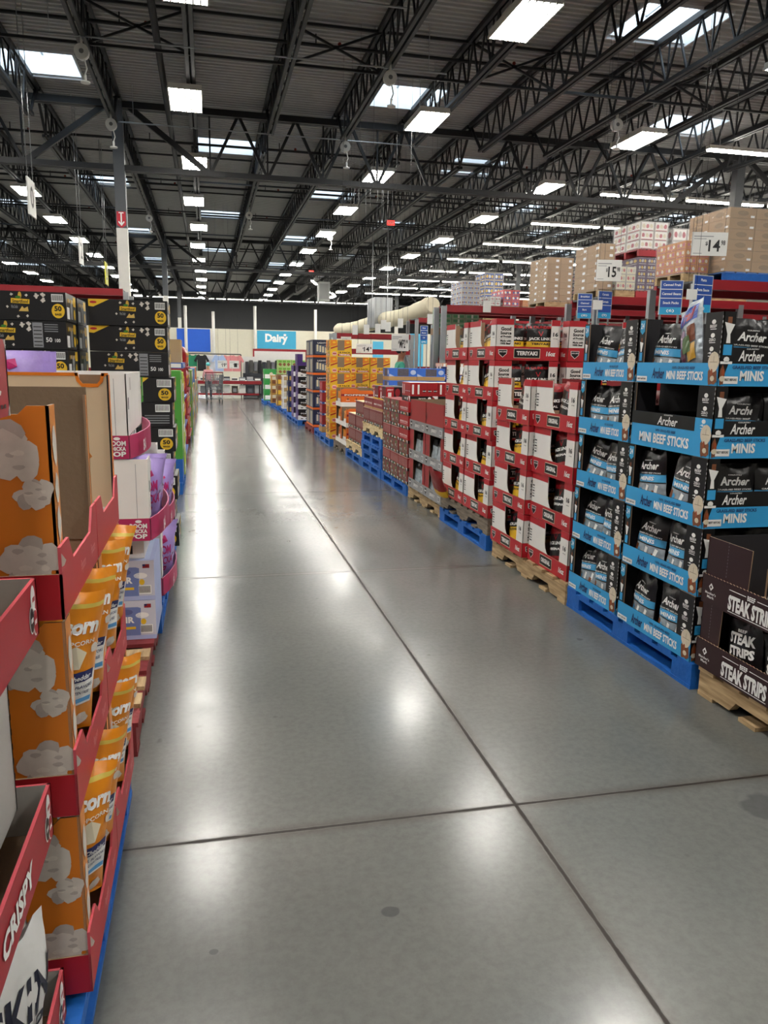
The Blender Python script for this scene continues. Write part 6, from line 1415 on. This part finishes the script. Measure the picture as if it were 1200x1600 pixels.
person((.04, 27.4, 0), PI, 1.28, M('skin_tan', '#b88868', .5), M('pink_shirt', '#c98f96', .8), M('dark_trousers'), M('teal_hat', '#5fc0c0', .7), 'person in a pink top and teal hat behind the shopping cart', hat='hat')
# ---------------------------------------------------------------- farther displays on the side of the popcorn
def d_grn(mb, O, U, wd, h, i):
    if i == 1:
        mb.poly([(-wd/2, h*.2), (-wd*.1, h*.1), (wd*.3, h*.2), (wd*.4, h*.45), (wd*.1, h*.62), (-wd/2, h*.55)], O, U, Z3, GREEND, .001)
        for b in (.25, .72):
            for q in ((-wd*.35, -wd*.33, b*h, b*h+.14), (wd*.05, wd*.07, b*h, b*h+.14), (-wd*.35, wd*.07, b*h+.13, b*h+.14), (-wd*.35, wd*.07, b*h, b*h+.01)): mb.rect(*q, O, U, Z3, M('pale_green_ink', '#bcd8a4', .5), .002)
            mb.text('PIC', -wd*.3, wd*.02, b*h+.03, b*h+.11, O, U, Z3, M('pale_green_ink'), .002)
    else:
        for j in range(4): mb.rect(-wd*.45+wd*.24*j, -wd*.25+wd*.24*j, h*.1, h*.9, O, U, Z3, (M('lime_print', '#b8cf3a', .5), INK, CREAM, M('leaf_print'))[j], .001)
k = Kit('green_display_carton', 'carton')
PB.place((-.28, 8.85, 0), LEFT, 'blue pallet under the tall green display cartons')
MB().box(-.2, .2, 0, .4, 0, .24, M('blue_base_card', '#1f5fae', .5)).build('cardboard_stand', None, (-.275, 8.55, .121), LEFT, 'blue cardboard base under the tall green display carton', 'cardboard box')
g_ = carton('green_display_carton', .48, .45, .92, GREEN, d_grn); g_.place((-.272, 8.60, .362), LEFT, 'tall plain green display carton turned sideways beside the black cartons')
def d_lime(mb, O, U, wd, h, i): mb.rect(-wd*.45, wd*.45, h*.5, h*.95, O, U, Z3, M('lime_print'), .001); mb.rect(-wd*.45, wd*.3, h*.05, h*.45, O, U, Z3, INK, .001); mb.rect(-wd*.2, 0, h*.12, h*.3, O, U, Z3, GREY, .002)
lm = carton('lime_snack_carton', .5, .45, .225, M('lime_print'), d_lime)
for t in range(5): lm.place((-.27, 9.14, .121+.228*t), LEFT, 'lime and white snack carton behind the green one, %s tier' % ORD[t], 'lime snack cartons')
yb_ = bagkit('chip_bag', 'bag', .25, .31, .11, [(0, 1, FOILY)], lambda mb, wp: (wtext(mb, 'CHIPS', -.35, .35, .6, .72, wp, REDC), wdisc(mb, 0, .35, .25, .16, wp, ORANGE, .003)), style='pillow', seed=95, back=FOILY)
rb_ = bagkit('chip_bag', 'bag', .25, .31, .11, [(0, 1, FOILR)], lambda mb, wp: (wtext(mb, 'CHIPS', -.35, .35, .6, .72, wp, YELLOW), wdisc(mb, 0, .35, .25, .16, wp, ORANGE, .003)), style='pillow', seed=96, back=FOILR)
wb_ = bagkit('chip_bag', 'bag', .25, .31, .11, [(0, .5, M('sky_foil', '#4a78b8', .3)), (.5, 1, FOILW)], None, style='pillow', seed=97, back=FOILW)
def shelf_unit(y, w_, zs, label, m):
    k = Kit('snack_display', 'display'); x = -.27
    k.part('back_panel', MB().box(x-.45, x-.43, y, y+w_, 0, zs[-1]+.36, m))
    for z in zs: k.part('shelf', MB().box(x-.43, x-.02, y, y+w_, z-.03, z, m))
    for yy in (y-.02, y+w_): k.part('side_panel', MB().box(x-.43, x-.05, yy, yy+.02, 0, zs[-1]+.05, m))
    k.place((0, 0, 0), 0, label)
shelf_unit(10.3, 1.1, (.2, .56, .92), 'snack display holding yellow chip bags', M('display_blue', '#2f55a0', .5))
for t in range(3):
    for q in range(4): (yb_ if t else (rb_ if q % 2 else wb_)).place((-.36, 10.44+.275*q, (.2, .56, .92)[t]+.002), LEFT, '%s chip bag, %s shelf from floor, %s along the yellow display' % (('yellow' if t else ('red' if q % 2 else 'white and blue')), ORD[t], ORD[q]), 'chip bags on the yellow display')
bt = MB().box(-.6, .6, 0, .45, 0, .07, M('tray_blue', '#3a66b8', .5)); bt.text('PACKED SNACKS', -.4, .3, .015, .055, (0, 0, 0), X3, Z3, INK); bt.rect(-.3, -.02, .01, .06, (-.6, 0, 0), -Y3, Z3, INK, .001)
bt.build('display_topper', None, (-.30, 10.85, 1.285), LEFT, 'blue topper tray over the yellow chip bags', 'topper')
kb = MB().box(-.28, .28, 0, .38, 0, .30, TANC); kb.rect(-.02, .02, 0, .30, (0, 0, 0), X3, Z3, KRAFT)
kb.build('cardboard_box', None, (-.33, 11.0, 1.356), LEFT, 'plain brown cardboard box on the blue topper tray', 'cardboard box')
shelf_unit(12.6, 1.6, (.2, .56, .92, 1.28), 'tall snack display holding red chip bags', M('display_red', '#8e2028', .5))
for t in range(4):
    for q in range(5): rb_.place((-.36, 12.78+.30*q, (.2, .56, .92, 1.28)[t]+.002), LEFT, 'red chip bag, %s shelf from floor, %s along the tall red display' % (ORD[t], ORD[q]), 'chip bags on the red display')
mixl = [M('far_mix_%d' % i, c_, .5) for i, c_ in enumerate(('#6f8f4a', '#b8a04a', '#4a6fa8', '#c8c4ba', '#a85a3a'))]
for i in range(6):
    y = 15.2+1.5*i; kt = carton('assorted_snack_carton', .62, .45, .30, mixl[i % 5], d_mix(mixl[(i+2) % 5], mixl[(i+3) % 5], ''))
    for t in range(3 if i % 2 else 4):
        for q in range(2): kt.place((-.28, y+.66*q, .302*t), LEFT, 'far snack carton, %s stack past the red display, %s tier, %s of pair' % (ORD[i], ORD[t], ORD[q]), 'far snack cartons past the red display')
